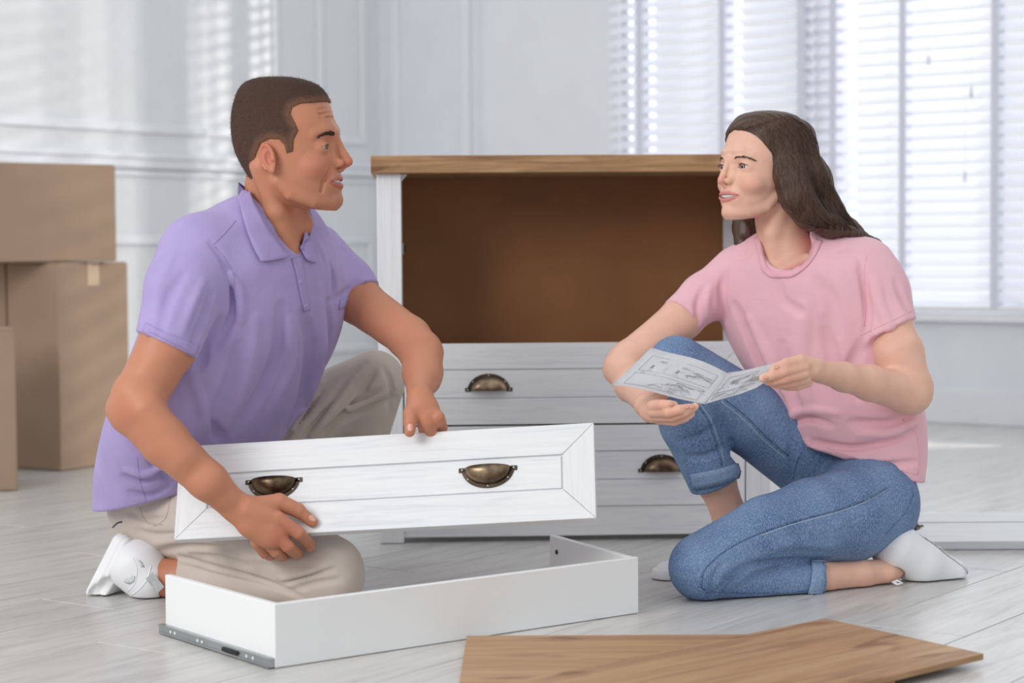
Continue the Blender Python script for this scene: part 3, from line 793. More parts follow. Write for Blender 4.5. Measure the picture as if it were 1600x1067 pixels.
        d = smax(d, -ell(Q, H(537, 6.5, 263.5), (5, 2.8, 3)), 2)
        up, lo = s.lips(Q); d = smin(d, up, 2.0); d = smin(d, lo, 2.2); d = smax(d, -s.mouth(Q), .9)
        if not fm: d = smax(d, -chain(Q, [(H(531, 19, 258), 1.5), (H(522, 30, 272), 1.7), (H(513, 36, 287), 1.6), (H(510, 35, 300), .7)], 1), 6 if not fm else 8)
        if not fm:
            for yy in (171, 178, 185): d = smax(d, -chain(Q, [(H(522.5, 3, yy), .7), (H(518, 20, yy + 1), .9), (H(508, 38, yy + 4), .5)], 0), 5)
            d = smax(d, -chain(Q, [(H(499, 46, 235), .8), (H(488, 53, 241), .8)], 0), 2.5)
            d = smax(d, -chain(Q, [(H(497, 46, 237), .8), (H(487, 51, 249), .8)], 0), 2.5)
        # lids around the eyeball
        er = F4(s.er); e = Q - v3(H(s.ex, 31, s.ez)); r = np.sqrt((e ** 2).sum(1))
        d = smin(d, r - er - F4(1.3), 3.5)
        yy = np.clip(e[:, 1] / (er * F4(.87)), -1, 1); prof = 1 - yy * yy
        a_, b_ = (4.6, 3.2) if not fm else (5.2, 3.6)
        op = np.maximum(np.maximum(e[:, 2] - a_ * prof - .4 * yy, -b_ * prof + .5 * yy - e[:, 2]), np.maximum(2 - e[:, 0], r - 20))
        d = smax(d, -op, .8)
        d = smin(d, chain(Q, s.lid(1.4), 0), 2)
        # ears
        ang_ = math.radians(14); fl = math.radians(24)
        Re = np.array(Matrix.Rotation(fl, 3, 'Z') @ Matrix.Rotation(-ang_, 3, 'Y')).T
        ec = H(435, 67, 250); ee = (Q - v3(ec)) @ v3(Re).T
        ear = ell(ee, (0, 0, 0), (14, 4.2, 22.5)); ring = None
        pts = []
        for t in np.linspace(-75, 215, 14):
            t = math.radians(t); pts.append(((-math.cos(t) * -12 - 0, 1.8, 19 * math.sin(t) + 1), 2.9))
        pts = [((-11.5 * math.cos(math.radians(t)) , 2.2, 19.5 * math.sin(math.radians(t)) + 1.5), 2.8) for t in np.linspace(-60, 200, 13)]
        ear = smax(ear, -ell(ee, (3, 4.5, -1), (6.5, 5, 11)), 2.5)
        ear = smin(ear, chain(ee, pts, 0), 1.5)
        ear = smin(ear, chain(ee, [((-5, 2.2, 9), 2.2), ((-6.5, 2.2, -2), 2.4), ((-3, 2, -11), 2.2)], 1), 1.8)
        ear = smin(ear, ell(ee, (3, 1, -19), (5.5, 3.5, 6)), 2.5); ear = smin(ear, ell(ee, (10, 2, -3), (3.5, 3, 4.5)), 2)
        d = smin(d, ear, 2.5)
        return d * F4(s.k)
    def tint(s, P, base, lip, red, stubble=None):
        q = s.loc(P); Q = q.copy(); Q[:, 1] = np.abs(Q[:, 1]); c = np.tile(np.array(base, F4), (len(P), 1))
        def blend(m, col): c[:] = c + (np.array(col, F4) - c) * m[:, None]
        sm = lambda d, a, b: np.clip((b - d) / (b - a), 0, 1)
        blend(.45 * sm(ell(Q, H(503, 38, 262), (20, 20, 16)), -8, 10), red)
        blend(.5 * sm(ell(q, H(542, 0, 254), (10, 12, 10)), -4, 5), red); blend(.45 * sm(ell(Q, H(435, 67, 250), (16, 10, 25)), -2, 3), red)
        if stubble is not None:
            m = sm(np.sqrt(((Q - v3(H(525, 20, 300))) / v3((70, 60, 30))) ** 2 @ np.ones(3, F4)), .5, 1.1) * (q[:, 0] > -10); blend(.35 * m, stubble)
        up, lo = s.lips(Q); blend(.85 * sm(np.minimum(up, lo), .4, 1.6), lip)
        xs = np.interp(Q[:, 1], s.ml_t, s.ml_x); blend(.92 * ((s.mouth(Q, 14, 1.0) < 0) & (Q[:, 0] < xs - 2.2)), (.10, .025, .02))
        return c
    def extras(s, base, parent, iris, brow_mat, yaw_eye=0.0):
        def sphere(name, c, r, mat, sub=None, sx=1, seg=24):
            bm = bmesh.new(); bmesh.ops.create_uvsphere(bm, u_segments=seg, v_segments=seg // 2, radius=r * s.k)
            o = from_bm(name, bm, mat, parent if sub is None else sub, True); return o
        for sg in (1, -1):
            c = s.wld((s.ex - 455, sg * 31, 225 - s.ez)); bm = bmesh.new()
            bmesh.ops.create_uvsphere(bm, u_segments=24, v_segments=14, radius=s.er * s.k)
            e = from_bm('eye', bm, M['eyewhite'], parent, True); e.location = c - np.asarray(base)
            g = s.R @ np.array([math.cos(yaw_eye), math.sin(yaw_eye), -.02])
            for nm, rr, mt, dd in (('iris', 6.4 * s.er / 13.4, iris, .35), ('pupil', 3.0 * s.er / 13.4, M['pupil'], .65)):
                bm = bmesh.new(); bmesh.ops.create_uvsphere(bm, u_segments=16, v_segments=8, radius=rr * s.k, matrix=Matrix.Diagonal((1, 1, .22, 1)))
                i = from_bm(nm, bm, mt, e, True); hgt = math.sqrt(s.er ** 2 - rr ** 2) + dd * .2 - .22 * rr * .15
                i.location = g * hgt * s.k; i.rotation_euler = Vector(g).to_track_quat('Z', 'Y').to_euler()
            bm = bmesh.new(); lp = [np.array(p) * np.array([1, sg, 1]) for p, _ in s.lid(2.0)]
            bm_tube(bm, [Vector(s.wld(p + np.array([.4, 0, -.3])) - np.asarray(base)) for p in lp], [(.35 if i in (0, 8) else .85 if s.female else .55) * s.k for i in range(9)], 5)
            if s.female:
                for i, p in enumerate(lp[1:]):
                    for q_ in (0, .5):
                        p2 = p + (lp[min(i + 2, 8)] - p) * q_; tip = p2 + np.array([3.2, sg * (.6 * (i - 2)), 2.6])
                        bm_tube(bm, [Vector(s.wld(x) - np.asarray(base)) for x in (p2, (p2 + tip) / 2 + np.array([.5, 0, -.5]), tip)], [.4 * s.k, .3 * s.k, .1 * s.k], 3)
            from_bm('eyelashes', bm, brow_mat, parent)
            # eyebrow follows the brow ridge
            pts = [(16, 213, 2.2), (25, 211, 2.7), (35, 211.5, 2.4), (45, 217, 1.2)] if not s.female else [(17, 213.5, 1.4), (28, 211.5, 1.6), (40, 212.5, 1.2), (50, 218.5, .6)]
            bm = bmesh.new(); rr = random.Random(3 + sg)
            for n in range(95 if s.female else 130):
                t = rr.random() * 2.98; i = int(t); f_ = t - i; a, b_ = pts[i], pts[i + 1]
                lat = a[0] + (b_[0] - a[0]) * f_; py = a[1] + (b_[1] - a[1]) * f_ + rr.uniform(-1, 1) * (a[2] + (b_[2] - a[2]) * f_)
                st = np.array([90.0, sg * lat, 225 - py]); dr_ = np.array([-1.0, 0, 0])
                x = st.copy()
                for _ in range(26):
                    dd = float(s.sdf(v3(s.wld(x))[None])[0]) / s.k if _ % 26 == 0 else dd
                    break
                bm_pts = (st, lat, py); brows.append((s, sg, lat, py, rr.uniform(-.25, .35), parent))
            bm.free()
        # upper teeth along the arc behind the lips
        bm = bmesh.new()
        for lat in (-21.5, -17.6, -13.3, -8.9, -3.6, 3.6, 8.9, 13.3, 17.6, 21.5):
            al = abs(lat); wd = {3.6: 7.0, 8.9: 5.0, 13.3: 4.5, 17.6: 4.2, 21.5: 3.8}[al]; x = float(np.interp(al, s.ml_t, s.ml_x)) - 3.6 - 2
            t = al / s.mw; zu = s.mu + (s.mc - s.mu) * t * t - 1.5; zl = s.ml + (s.mc + .4 - s.ml) * t ** 1.7 - (.4 if s.female else 1.0)
            sl_ = (np.interp(al + 1, s.ml_t, s.ml_x) - np.interp(max(al - 1, 0), s.ml_t, s.ml_x)) / 2
            m = Matrix.Translation((x, lat, 225 - (zu + zl) / 2)) @ Matrix.Rotation(math.atan(-sl_) * math.copysign(1, lat), 4, 'Z') @ Matrix.Diagonal((4, wd, max(zl - zu, 2), 1))
            r = bmesh.ops.create_cube(bm, size=1.0, matrix=m)
            bmesh.ops.bevel(bm, geom=list({e for v in r['verts'] for e in v.link_edges}), offset=.8, segments=2, affect='EDGES')
        for v in bm.verts: v.co = Vector(s.wld(v.co) - np.asarray(base))
        from_bm('teeth', bm, M['teeth'], parent, True)
        # eyebrow hairs, batched: slide each root on to the skin along the forward axis
        B_ = [b for b in brows if b[0] is s]; X = np.array([[85.0, b[1] * b[2], 225 - b[3]] for b in B_])
        for _ in range(40):
            W_ = np.array([s.wld(x) for x in X]); dd = s.sdf(v3(W_)) / s.k; X[:, 0] -= np.clip(dd * .7, -4, 6)
        for sg in (1, -1):
            bm = bmesh.new()
            for x, b in zip(X, B_):
                if b[1] != sg: continue
                dv = np.array([-.25, sg * 1.0, .35 + b[4] - .012 * (b[2] - 18) * 2]); dv = dv / np.linalg.norm(dv) * 5.5
                p0 = s.wld(x + np.array([.2, 0, 0])); p1 = s.wld(x + dv * .5 + np.array([1.1, 0, 0])); p2 = s.wld(x + dv + np.array([.3 - .02 * b[2], 0, 0]))
                bm_tube(bm, [Vector(p - np.asarray(base)) for p in (p0, p1, p2)], [(.5 if s.female else .65) * s.k, (.42 if s.female else .55) * s.k, .12 * s.k], 3)
            from_bm('eyebrow', bm, brow_mat, parent)
brows = []

# ------------------------------------------------------------------ the man
SK = tuple(lin((194, 132, 102))[:3]); SKR = tuple(lin((184, 100, 80))[:3])
mbase = FL(400, 930); mbase[2] = 0
M['skin_man'] = skinmat('skin_tanned'); M['hair_man'] = hairmat('hair_dark_brown', (58, 43, 37), (92, 70, 59), .7)
def fade_hair():
    t = NT('cropped_hair'); a_ = t.new('ShaderNodeAttribute'); a_.attribute_name = 'tint'; v = t.coord((260, 260, 120)); n = t.noise(v, 3, 4, .7)
    t.set(Base_Color=t.mix(t.ramp(n, [(.35, (0, 0, 0, 1)), (.7, (.55, .55, .55, 1))]), a_.outputs['Color'], lin((40, 29, 25))), Roughness=.75, Normal=t.bump(n, .6, .002)); t.b.inputs['Specular IOR Level'].default_value = .2
    return t.m
M['hair_crop'] = fade_hair()
def hair_tint(P):
    q = hm.loc(P); e = np.clip(-poly_sd(q[:, 0], q[:, 2], HPl) / 15, 0, 1)[:, None]; top = np.clip((q[:, 2] + 20) / 90, 0, 1)[:, None]
    dark = np.array(lin((84, 62, 52))[:3]) * (1.25 - .35 * top); return (np.array(lin((150, 108, 86))[:3]) * (1 - e ** .7) + dark * e ** .7).astype(F4)
M['polo'] = cloth('lilac_cotton_pique', (170, 155, 204), .03, 1100, .25)
M['polodark'] = cloth('lilac_rib_knit', (165, 150, 199), .03, 700, .3)
M['chino'] = cloth('beige_chino_twill', (200, 188, 178), .03, 1000, .12)
M['chinoseam'] = cloth('beige_chino_seam', (190, 177, 164), .03)
hm = Head(J(455, 225, 3.63), -.13, 0, 0, 1.0)
neck_m = pchain([(432, 290, 3.655, 49), (430, 345, 3.665, 51), (418, 400, 3.68, 56), (410, 450, 3.70, 70)])
armR = pchain([(300, 430, 3.57, 44), (262, 540, 3.49, 45), (216, 622, 3.455, 41), (208, 640, 3.455, 38), (258, 692, 3.44, 36.5), (326, 752, 3.43, 30), (368, 792, 3.45, 23)])
armL = pchain([(520, 430, 3.90, 34), (560, 470, 3.84, 36), (640, 528, 3.76, 33), (655, 548, 3.73, 32), (660, 585, 3.66, 29), (655, 622, 3.555, 19)])
def handR_m(P):
    d = chain(flat(P, J(412, 819, 3.448), (.15, -1, .2), .62), pchain([(370, 793, 3.443, 23), (398, 812, 3.448, 30), (424, 829, 3.453, 30)]), .004)
    d = smin(d, chain(P, pchain([(388, 797, 3.448, 22), (432, 813, 3.448, 13)]), .003), .008)
    fs = [([(434, 810, 3.448, 12), (466, 833, 3.453, 10.5), (483, 850, 3.508, 9.5), (484, 855, 3.508, 8.5)]),
          ([(424, 825, 3.443, 12), (450, 853, 3.450, 10.8), (464, 864, 3.508, 9.8), (462, 862, 3.518, 8.5)]),
          ([(412, 839, 3.448, 11.5), (432, 862, 3.458, 10.2), (441, 868, 3.518, 9.4), (440, 864, 3.528, 8)]),
          ([(402, 847, 3.458, 10.5), (414, 864, 3.473, 9), (421, 868, 3.528, 8.4), (421, 864, 3.528, 7.5)])]
    for f_ in fs: d = smin(d, chain(P, pchain(f_), .001), .002)
    th = chain(P, pchain([(402, 792, 3.458, 17), (436, 784, 3.473, 13.5), (466, 798, 3.480, 11.5), (488, 815, 3.486, 9)]), .003)
    return smin(d, th, .007)
def handL_m(P):
    d = chain(flat(P, J(664, 640, 3.53), (.35, -1, .1), .62), pchain([(655, 622, 3.565, 19), (662, 640, 3.545, 23), (672, 652, 3.535, 20)]), .004)
    fs = [([(684, 652, 3.53, 11), (690, 668, 3.565, 9.5), (676, 680, 3.575, 9), (664, 684, 3.58, 8)]),
          ([(676, 658, 3.54, 10.5), (686, 676, 3.58, 9.5), (676, 690, 3.585, 9), (668, 700, 3.585, 8)]),
          ([(668, 660, 3.53, 10), (676, 680, 3.55, 9.2), (668, 694, 3.58, 8.6), (660, 700, 3.58, 7.8)]),
          ([(660, 658, 3.54, 9.5), (664, 680, 3.56, 8.4), (658, 692, 3.585, 7.8), (652, 698, 3.585, 7)])]
    for f_ in fs: d = smin(d, chain(P, pchain(f_), .001), .002)
    th = chain(P, pchain([(650, 628, 3.555, 14), (642, 645, 3.53, 11.5), (641, 660, 3.518, 10.5), (640, 674, 3.512, 9)]), .003)
    return smin(d, th, .007)
shank = pchain([(420, 900, 3.63, 30), (320, 897, 3.68, 29), (270, 905, 3.70, 30), (235, 900, 3.70, 32)])
core_m = pchain([(410, 440, 3.70, 78), (380, 520, 3.73, 95), (320, 690, 3.80, 95), (280, 770, 3.84, 80)])
legs_m = [pchain([(250, 785, 3.78, 60), (515, 893, 3.56, 42)]), pchain([(515, 893, 3.56, 40), (420, 900, 3.63, 30)]),
          pchain([(330, 765, 3.95, 58), (586, 594, 3.98, 36), (560, 690, 4.02, 32), (480, 835, 4.12, 26)])]
def man_core(P):
    d = chain(P, core_m, .02); d = smin(d, chain(P, neck_m, .01), .03)
    for a in (armR, armL): d = smin(d, chain(P, a, .012), .02)
    for l in legs_m: d = smin(d, chain(P, l, .01), .02)
    return smin(d, chain(P, shank, .01), .01)
def man_head(P):
    d = hm.sdf(P); nk = chain(P, neck_m, .01)
    nk = smin(nk, chain(P, pchain([(407, 262, 3.585, 15), (432, 330, 3.60, 15), (458, 402, 3.635, 13)]), .01), .018)
    nk = smin(nk, ell(P, J(477, 350, 3.66), (.014, .012, .016)), .012)
    return smin(d, nk, .012)
def bumpy(P, s=1.0):
    return (np.sin(P[:, 0] * 61 + 2 * np.sin(P[:, 2] * 47)) * np.sin(P[:, 2] * 53 + P[:, 1] * 40)).astype(F4) * F4(.0007 * s)
def man_armR(P):
    r_ = chain(P, armR, .012); r_ = smin(r_, rc(P, J(230, 640, 3.42), J(285, 712, 3.415), R(28, 3.42), R(24, 3.42)), .02)
    r_ = smin(r_, ell(P, J(186, 640, 3.46), (.018, .018, .018)), .015)
    return near_hand(P, r_, J(425, 825, 3.47), .13, handR_m) + bumpy(P)
def man_armL(P):
    l_ = chain(P, armL, .012); l_ = smin(l_, rc(P, J(668, 552, 3.72), J(664, 592, 3.64), R(22, 3.7), R(20, 3.64)), .02)
    return near_hand(P, l_, J(664, 655, 3.55), .12, handL_m) + bumpy(P)
def near_hand(P, arm, c, r, hand):
    """only work the hand out where it is close"""
    dist = np.linalg.norm(P - v3(c), axis=1) - F4(r * .62); m = dist < .05; h = (dist + F4(.01)).astype(F4)
    if m.any(): h[m] = hand(P[m])
    return smin(arm, h, .010)
def man_arms(P): return np.minimum(man_armR(P), man_armL(P))
def mtint_head(P): return hm.tint(P, SK, tuple(lin((178, 92, 84))[:3]), SKR, tuple(lin((150, 104, 84))[:3]))
nails_m = [(488, 808, 3.455), (640, 672, 3.405)]
def mtint(P):
    c = mtint_head(P); far = np.linalg.norm(P - v3(hm.O), axis=1) > .2
    c[far] = np.array(SK, F4)
    for k in ((455, 818, 3.43), (440, 842, 3.44), (684, 664, 3.5), (205, 640, 3.42), (655, 545, 3.7)):
        m = np.clip(1 - np.linalg.norm(P - v3(J(*k)), axis=1) / .035, 0, 1) * .5; c += (np.array(SKR, F4) - c) * m[:, None]
    return c
hO = hm.O
def bb(c, r): return np.asarray(c) - r, np.asarray(c) + r
colY = J(430, 395, 3.68)
def crop_head(P): return P[:, 2] > J(430, 430, 3.68)[2]
armlo, armhi = np.array([-.72, 3.30, .05]), np.array([-.02, 4.0, .66])
pl, ph = bb(hO + np.array([-.02, 0, -.07]), np.array([.17, .16, .21]))
man = body(mbase)
tag(man, 'kneeling man with cropped brown hair in a lilac polo shirt, holding the loose drawer front', 'person')
iris_m = paint('iris_grey_green', (84, 88, 80), .35, .1, .15)
hm.extras(mbase, man, iris_m, M['hair_man'])

# cropped hair: a thin cap plus short bristles
HP = [(530, 158), (519, 161), (502, 165), (484, 167), (473, 173), (471, 183), (478, 197), (482, 208), (475, 222), (473, 240), (463, 243), (459, 228), (452, 222), (438, 221), (424, 227), (415, 242), (411, 260), (407, 276), (399, 287), (388, 291), (345, 291), (340, 95), (530, 95)]
HPl = [(x - 455, 225 - y) for x, y in HP]
capm = hm.cap(2.8)
def hair_m(P):
    q = hm.loc(P); return np.maximum(smax(capm(q), poly_sd(q[:, 0], q[:, 2], HPl), 5), -hm.skull(q) - 6) * F4(hm.k)
ho = build('hair', hair_m, *bb(hO + np.array([-.02, 0, .03]), np.array([.13, .12, .13])), .0022, M['hair_crop'], mbase, man, hair_tint, tol=6)
def bristles(o, parent, base, mat, n, ln, lean, seed):
    r_ = np.random.default_rng(seed); me = o.data; nv = len(me.vertices)
    co = np.empty(nv * 3, F4); me.vertices.foreach_get('co', co); co = co.reshape(-1, 3); no = np.empty(nv * 3, F4); me.vertices.foreach_get('normal', no); no = no.reshape(-1, 3)
    idx = r_.integers(0, nv, n); out = no[idx]; p = co[idx] + r_.normal(0, .001, (n, 3)).astype(F4)
    dv = out + np.asarray(lean, F4) + r_.normal(0, .3, (n, 3)).astype(F4); dv /= np.linalg.norm(dv, axis=1)[:, None]
    sd = np.cross(dv, r_.normal(0, 1, (n, 3))).astype(F4); sd /= np.linalg.norm(sd, axis=1)[:, None]; sd *= F4(.00028); L_ = (ln * r_.uniform(.5, 1.1, n)).astype(F4)[:, None]
    p = p - out * F4(.001)
    V_ = np.stack([p - sd, p + sd, p + dv * L_], 1).reshape(-1, 3); m2 = D.meshes.new('bristles'); m2.from_pydata(V_.tolist(), [], np.arange(3 * n).reshape(-1, 3).tolist()); m2.materials.append(mat)
    b_ = D.objects.new('hair_bristles', m2); b_['kind'] = 'stuff'; return link(b_, parent)
bristles(ho, ho, mbase, M['hair_man'], 14000, .0045, (-.25, 0, -.5), 5)

# polo shirt
def rows_px(rs, yaw, ratio, Yz):
    """(py, left px, right px, Y) silhouettes to oriented elliptical sections"""
    out = []; sa, ca = abs(math.sin(yaw)), abs(math.cos(yaw))
    for py, l_, r_, Y in rs:
        c = J((l_ + r_) / 2, py, Y); half = (r_ - l_) / 2 * Y / FPX
        w_ = half / math.sqrt(sa * sa + (ratio * ca) ** 2); out.append((c[2], c[0], c[1], w_, ratio * w_))
    return out
myaw = math.radians(-37)
def oriented(rows, yaw, n=2.2):
    f_ = np.array([math.cos(yaw), math.sin(yaw), 0]); l_ = np.array([-math.sin(yaw), math.cos(yaw), 0])
    rr = [(z, cx * l_[0] + cy * l_[1], cx * f_[0] + cy * f_[1], a, b) for z, cx, cy, a, b in rows]
    return Loft(rr, ax=l_, ay=f_, n=n)
torso_m = oriented(rows_px([(812, 158, 372, 3.80), (790, 160, 380, 3.80), (740, 163, 402, 3.79), (690, 172, 432, 3.77), (640, 186, 464, 3.75), (600, 200, 486, 3.74), (550, 222, 512, 3.73), (500, 240, 527, 3.72), (450, 252, 530, 3.71),
     (410, 262, 526, 3.70), (375, 274, 512, 3.70), (350, 296, 500, 3.69), (330, 328, 488, 3.685), (312, 360, 474, 3.68), (300, 388, 462, 3.675)], myaw, .62, 0), myaw)
slR = pchain([(312, 395, 3.58, 62), (288, 450, 3.53, 60), (254, 560, 3.48, 49)])
slL = pchain([(490, 398, 3.88, 50), (540, 445, 3.86, 44), (600, 510, 3.80, 34)])
cutR = (J(261, 540, 3.48), J(261 - 44, 540 + 90, 3.46) - J(261, 540, 3.48)); cutL = (J(553, 471, 3.85), J(553 + 56, 471 + 82, 3.80) - J(553, 471, 3.85))
hemn = J(268, 768, 3.7) - J(165, 793, 3.7); hemn = np.cross(hemn, (0, 1, .05)); hemn = hemn if hemn[2] < 0 else -hemn
def polo0(P):
    d = torso_m(P); d = smax(d, plane(P, J(215, 783, 3.7), hemn), .004)
    sr = smax(chain(P, slR, .015), plane(P, *cutR), .003)
    sl = smax(chain(P, slL, .015), plane(P, *cutL), .003)
    d = smin(d, sr, .022); d = smin(d, sl, .022)
    nk = chain(P, [(a, r + .002) for a, r in neck_m[:3]], .01); nk = smin(nk, chain(P, pchain([(462, 380, 3.60, 14), (463, 405, 3.58, 6)]), 0), .01)
    d = smax(d, -nk, .006)
    return d
polo = with_folds(polo0, [
    ([(352, 412), (366, 440), (368, 480), (352, 520), (330, 552)], 8, 11, -1), ([(330, 380), (352, 412), (360, 440)], 5, 4, -1),
    ([(345, 500), (322, 545), (312, 575)], 10, 12, -1), ([(362, 430), (375, 460), (378, 500)], 8, 6, 1),
    ([(472, 490), (486, 540), (476, 610), (445, 670)], 16, 12, -1), ([(500, 450), (504, 540), (482, 620), (455, 685)], 12, 9, 1), ([(512, 470), (516, 520), (505, 560)], 9, 7, -1),
    ([(440, 480), (436, 540), (410, 610), (370, 675)], 16, 11, -1), ([(455, 500), (455, 560), (432, 620), (398, 685)], 11, 7, 1), ([(400, 500), (392, 560), (365, 640), (335, 690)], 14, 8, 1), ([(372, 540), (360, 590), (335, 650)], 12, 8, -1),
    ([(505, 400), (522, 440), (526, 490)], 8, 8, -1), ([(520, 470), (545, 455), (560, 440)], 7, 6, -1), ([(498, 380), (512, 420), (514, 460)], 6, 5, 1),
    ([(250, 520), (262, 470), (285, 430)], 12, 6, -1), ([(300, 540), (318, 500), (330, 460)], 9, 8, -1), ([(285, 520), (300, 480), (318, 440)], 8, 5, 1), ([(240, 480), (252, 440), (270, 400)], 10, 4, 1),
    ([(225, 700), (248, 735), (268, 752)], 7, 8, -1), ([(195, 745), (222, 752), (262, 738)], 6, 7, -1), ([(205, 770), (232, 775), (262, 762)], 5, 5, -1), ([(200, 735), (225, 742), (258, 728)], 6, 5, 1),
    ([(310, 640), (335, 672), (350, 690)], 13, 8, -1), ([(195, 680), (215, 700), (240, 715)], 9, 6, -1), ([(300, 590), (318, 640), (325, 690)], 9, 5, 1)], .006)
sh = build('polo_shirt', polo, np.array([-.86, 3.25, .1]), np.array([-.1, 4.2, .80]), .0042, M['polo'], mbase, man)
def shirt_skin(P): return np.minimum(polo(P), man_head(P))
wing = patch_on('collar_wing', shirt_skin, [(389, 298), (394, 318), (410, 350), (428, 378), (442, 396), (447, 401)], [(373, 312), (378, 340), (388, 374), (401, 402), (408, 410), (446, 404)], M['polodark'], mbase, sh, 7, 8, .005, .0035, .008)
patch_on('collar_wing', shirt_skin, [(474, 360), (482, 372), (488, 388), (491, 404)], [(466, 388), (470, 396), (478, 408), (490, 412)], M['polodark'], mbase, sh, 5, 8, .004, .0035, .004)
bmc = bmesh.new()
ringpts = []
cn = J(428, 322, 3.665); 
for t in np.linspace(0, 2 * PI, 33)[:-1]:
    ringpts.append((math.cos(t), math.sin(t)))
for rr_, zz_ in ((R(56, 3.66), -.028), (R(58, 3.66), .010)): pass
lo_ = [bmc.verts.new(Vector(cn + np.array([x * R(63, 3.66) + .006, y * R(61, 3.66), -.052 - .035 * x]) - mbase)) for x, y in ringpts]
hi_ = [bmc.verts.new(Vector(cn + np.array([x * R(53, 3.66) - .002, y * R(55, 3.66), -.018 - .062 * x]) - mbase)) for x, y in ringpts]
for i in range(32):
    x = (ringpts[i][0] + ringpts[(i + 1) % 32][0]) / 2
    if x > -.15: continue
    bmc.faces.new((lo_[i], lo_[(i + 1) % 32], hi_[(i + 1) % 32], hi_[i]))
bmesh.ops.solidify(bmc, geom=list(bmc.faces), thickness=.003); from_bm('collar_stand', bmc, M['polodark'], mbase is None or sh, True)
pk = patch_on('placket', polo, [(455, 404), (462, 430), (468, 460), (474, 487)], [(471, 402), (476, 430), (480, 460), (484, 484)], M['polodark'], mbase, sh, 4, 8, .0005, .0025)
def button(px, py, f_, par):
    P, d = trace(f_, [px], [py]); _, g = grad(f_, P); g = g[0] / np.linalg.norm(g[0]); bm = bmesh.new(); bmesh.ops.create_uvsphere(bm, u_segments=10, v_segments=6, radius=.005, matrix=Matrix.Diagonal((1, 1, .35, 1)))
    o = from_bm('button', bm, M['polo'], par, True); o.location = P[0] + g * .003 - mbase; o.rotation_euler = Vector(g).to_track_quat('Z', 'Y').to_euler()
button(476, 478, polo, sh); button(468, 440, polo, sh)
patch_on('sleeve_cuff', polo, [(228, 504), (250, 515), (280, 528), (311, 541)], [(223, 519), (246, 532), (276, 547), (304, 557)], M['polodark'], mbase, sh, 4, 8, .0002, .002)
patch_on('sleeve_cuff', polo, [(572, 438), (558, 456), (530, 470)], [(577, 452), (555, 470), (529, 484)], M['polodark'], mbase, sh, 4, 8, .0002, .002)
tube_on('seam', polo, [(333, 382), (345, 370), (368, 345)], .0012, M['polodark'], mbase, sh)
tube_on('seam', polo, [(333, 382), (352, 404), (364, 432), (368, 470)], .0011, M['polodark'], mbase, sh)
tube_on('seam', polo, [(214, 715), (218, 750), (228, 782)], .0009, M['polodark'], mbase, sh)

# trousers
thR = pchain([(245, 792, 3.78, 76), (330, 815, 3.71, 72), (430, 855, 3.63, 66), (515, 890, 3.565, 54)])
cfR = pchain([(520, 903, 3.56, 50), (400, 903, 3.63, 42), (300, 897, 3.69, 36)])
thL = pchain([(320, 765, 3.95, 74), (450, 668, 3.97, 62), (585, 592, 3.985, 45)])
cfL = pchain([(585, 600, 3.985, 47), (562, 690, 4.03, 42), (480, 845, 4.12, 33)])
def chino0(P):
    d = chain(P, thR, .01); d = smin(d, ell(P, J(248, 788, 3.84), (.086, .115, .085)), .03); d = smin(d, chain(P, thL, .01), .03)
    d = smin(d, chain(P, cfL, .01), .012)
    c = smax(chain(P, cfR, .01), plane(P, J(279, 898, 3.69), (-1, 0, .06)), .003)
    d = smin(d, c, .006)
    return np.maximum(d, F4(.003) - P[:, 2])
chino = with_folds(chino0, [
    ([(285, 872), (330, 886), (400, 905), (470, 932)], 6, 9, -1),
    ([(430, 915), (470, 900), (520, 888)], 6, 6, -1), ([(450, 925), (490, 912), (530, 905)], 5, 5, -1), ([(440, 905), (480, 894), (520, 880)], 5, 4, 1),
    ([(250, 862), (300, 852), (360, 856)], 9, 7, -1), ([(215, 830), (250, 838), (300, 835)], 8, 6, -1), ([(200, 800), (230, 812), (262, 812)], 6, 6, -1), ([(240, 850), (290, 842), (350, 846)], 6, 4, 1),
    ([(380, 870), (440, 872), (500, 880)], 9, 5, 1), ([(300, 868), (340, 872), (390, 884)], 7, 5, -1),
    ([(497, 688), (530, 655), (560, 628), (592, 610)], 6, 10, -1), ([(530, 662), (575, 638), (618, 622)], 5, 8, -1), ([(556, 632), (572, 600), (588, 578)], 6, 8, -1), ([(545, 640), (585, 622), (618, 606)], 5, 5, 1),
    ([(440, 690), (470, 650), (500, 610)], 7, 8, -1), ([(470, 690), (500, 655), (530, 620)], 6, 7, -1), ([(455, 668), (480, 630), (505, 598)], 6, 6, 1), ([(488, 680), (516, 644), (545, 606)], 6, 6, 1), ([(600, 575), (612, 605), (608, 640)], 5, 6, -1), ([(520, 620), (545, 590), (570, 568)], 6, 5, -1)], .005)
tr = build('trousers', chino, np.array([-.88, 3.35, 0]), np.array([.02, 4.4, .6]), .0042, M['chino'], mbase, man)
patch_on('waistband', chino, [(180, 786), (215, 778), (262, 762)], [(182, 798), (218, 792), (262, 778)], M['chino'], mbase, tr, 3, 8, .001, .002)
tube_on('pocket_seam', chino, [(266, 776), (262, 800), (254, 815), (240, 822)], .0011, M['chinoseam'], mbase, tr)
tube_on('pocket_seam', chino, [(217, 788), (222, 803), (232, 818), (254, 820)], .001, M['chinoseam'], mbase, tr)
pw = M['navy'] = cloth('navy_trim', (52, 58, 84), .05)
tube_on('pocket_welt', chino, [(176, 824), (184, 817), (191, 815)], .0015, pw, mbase, tr)

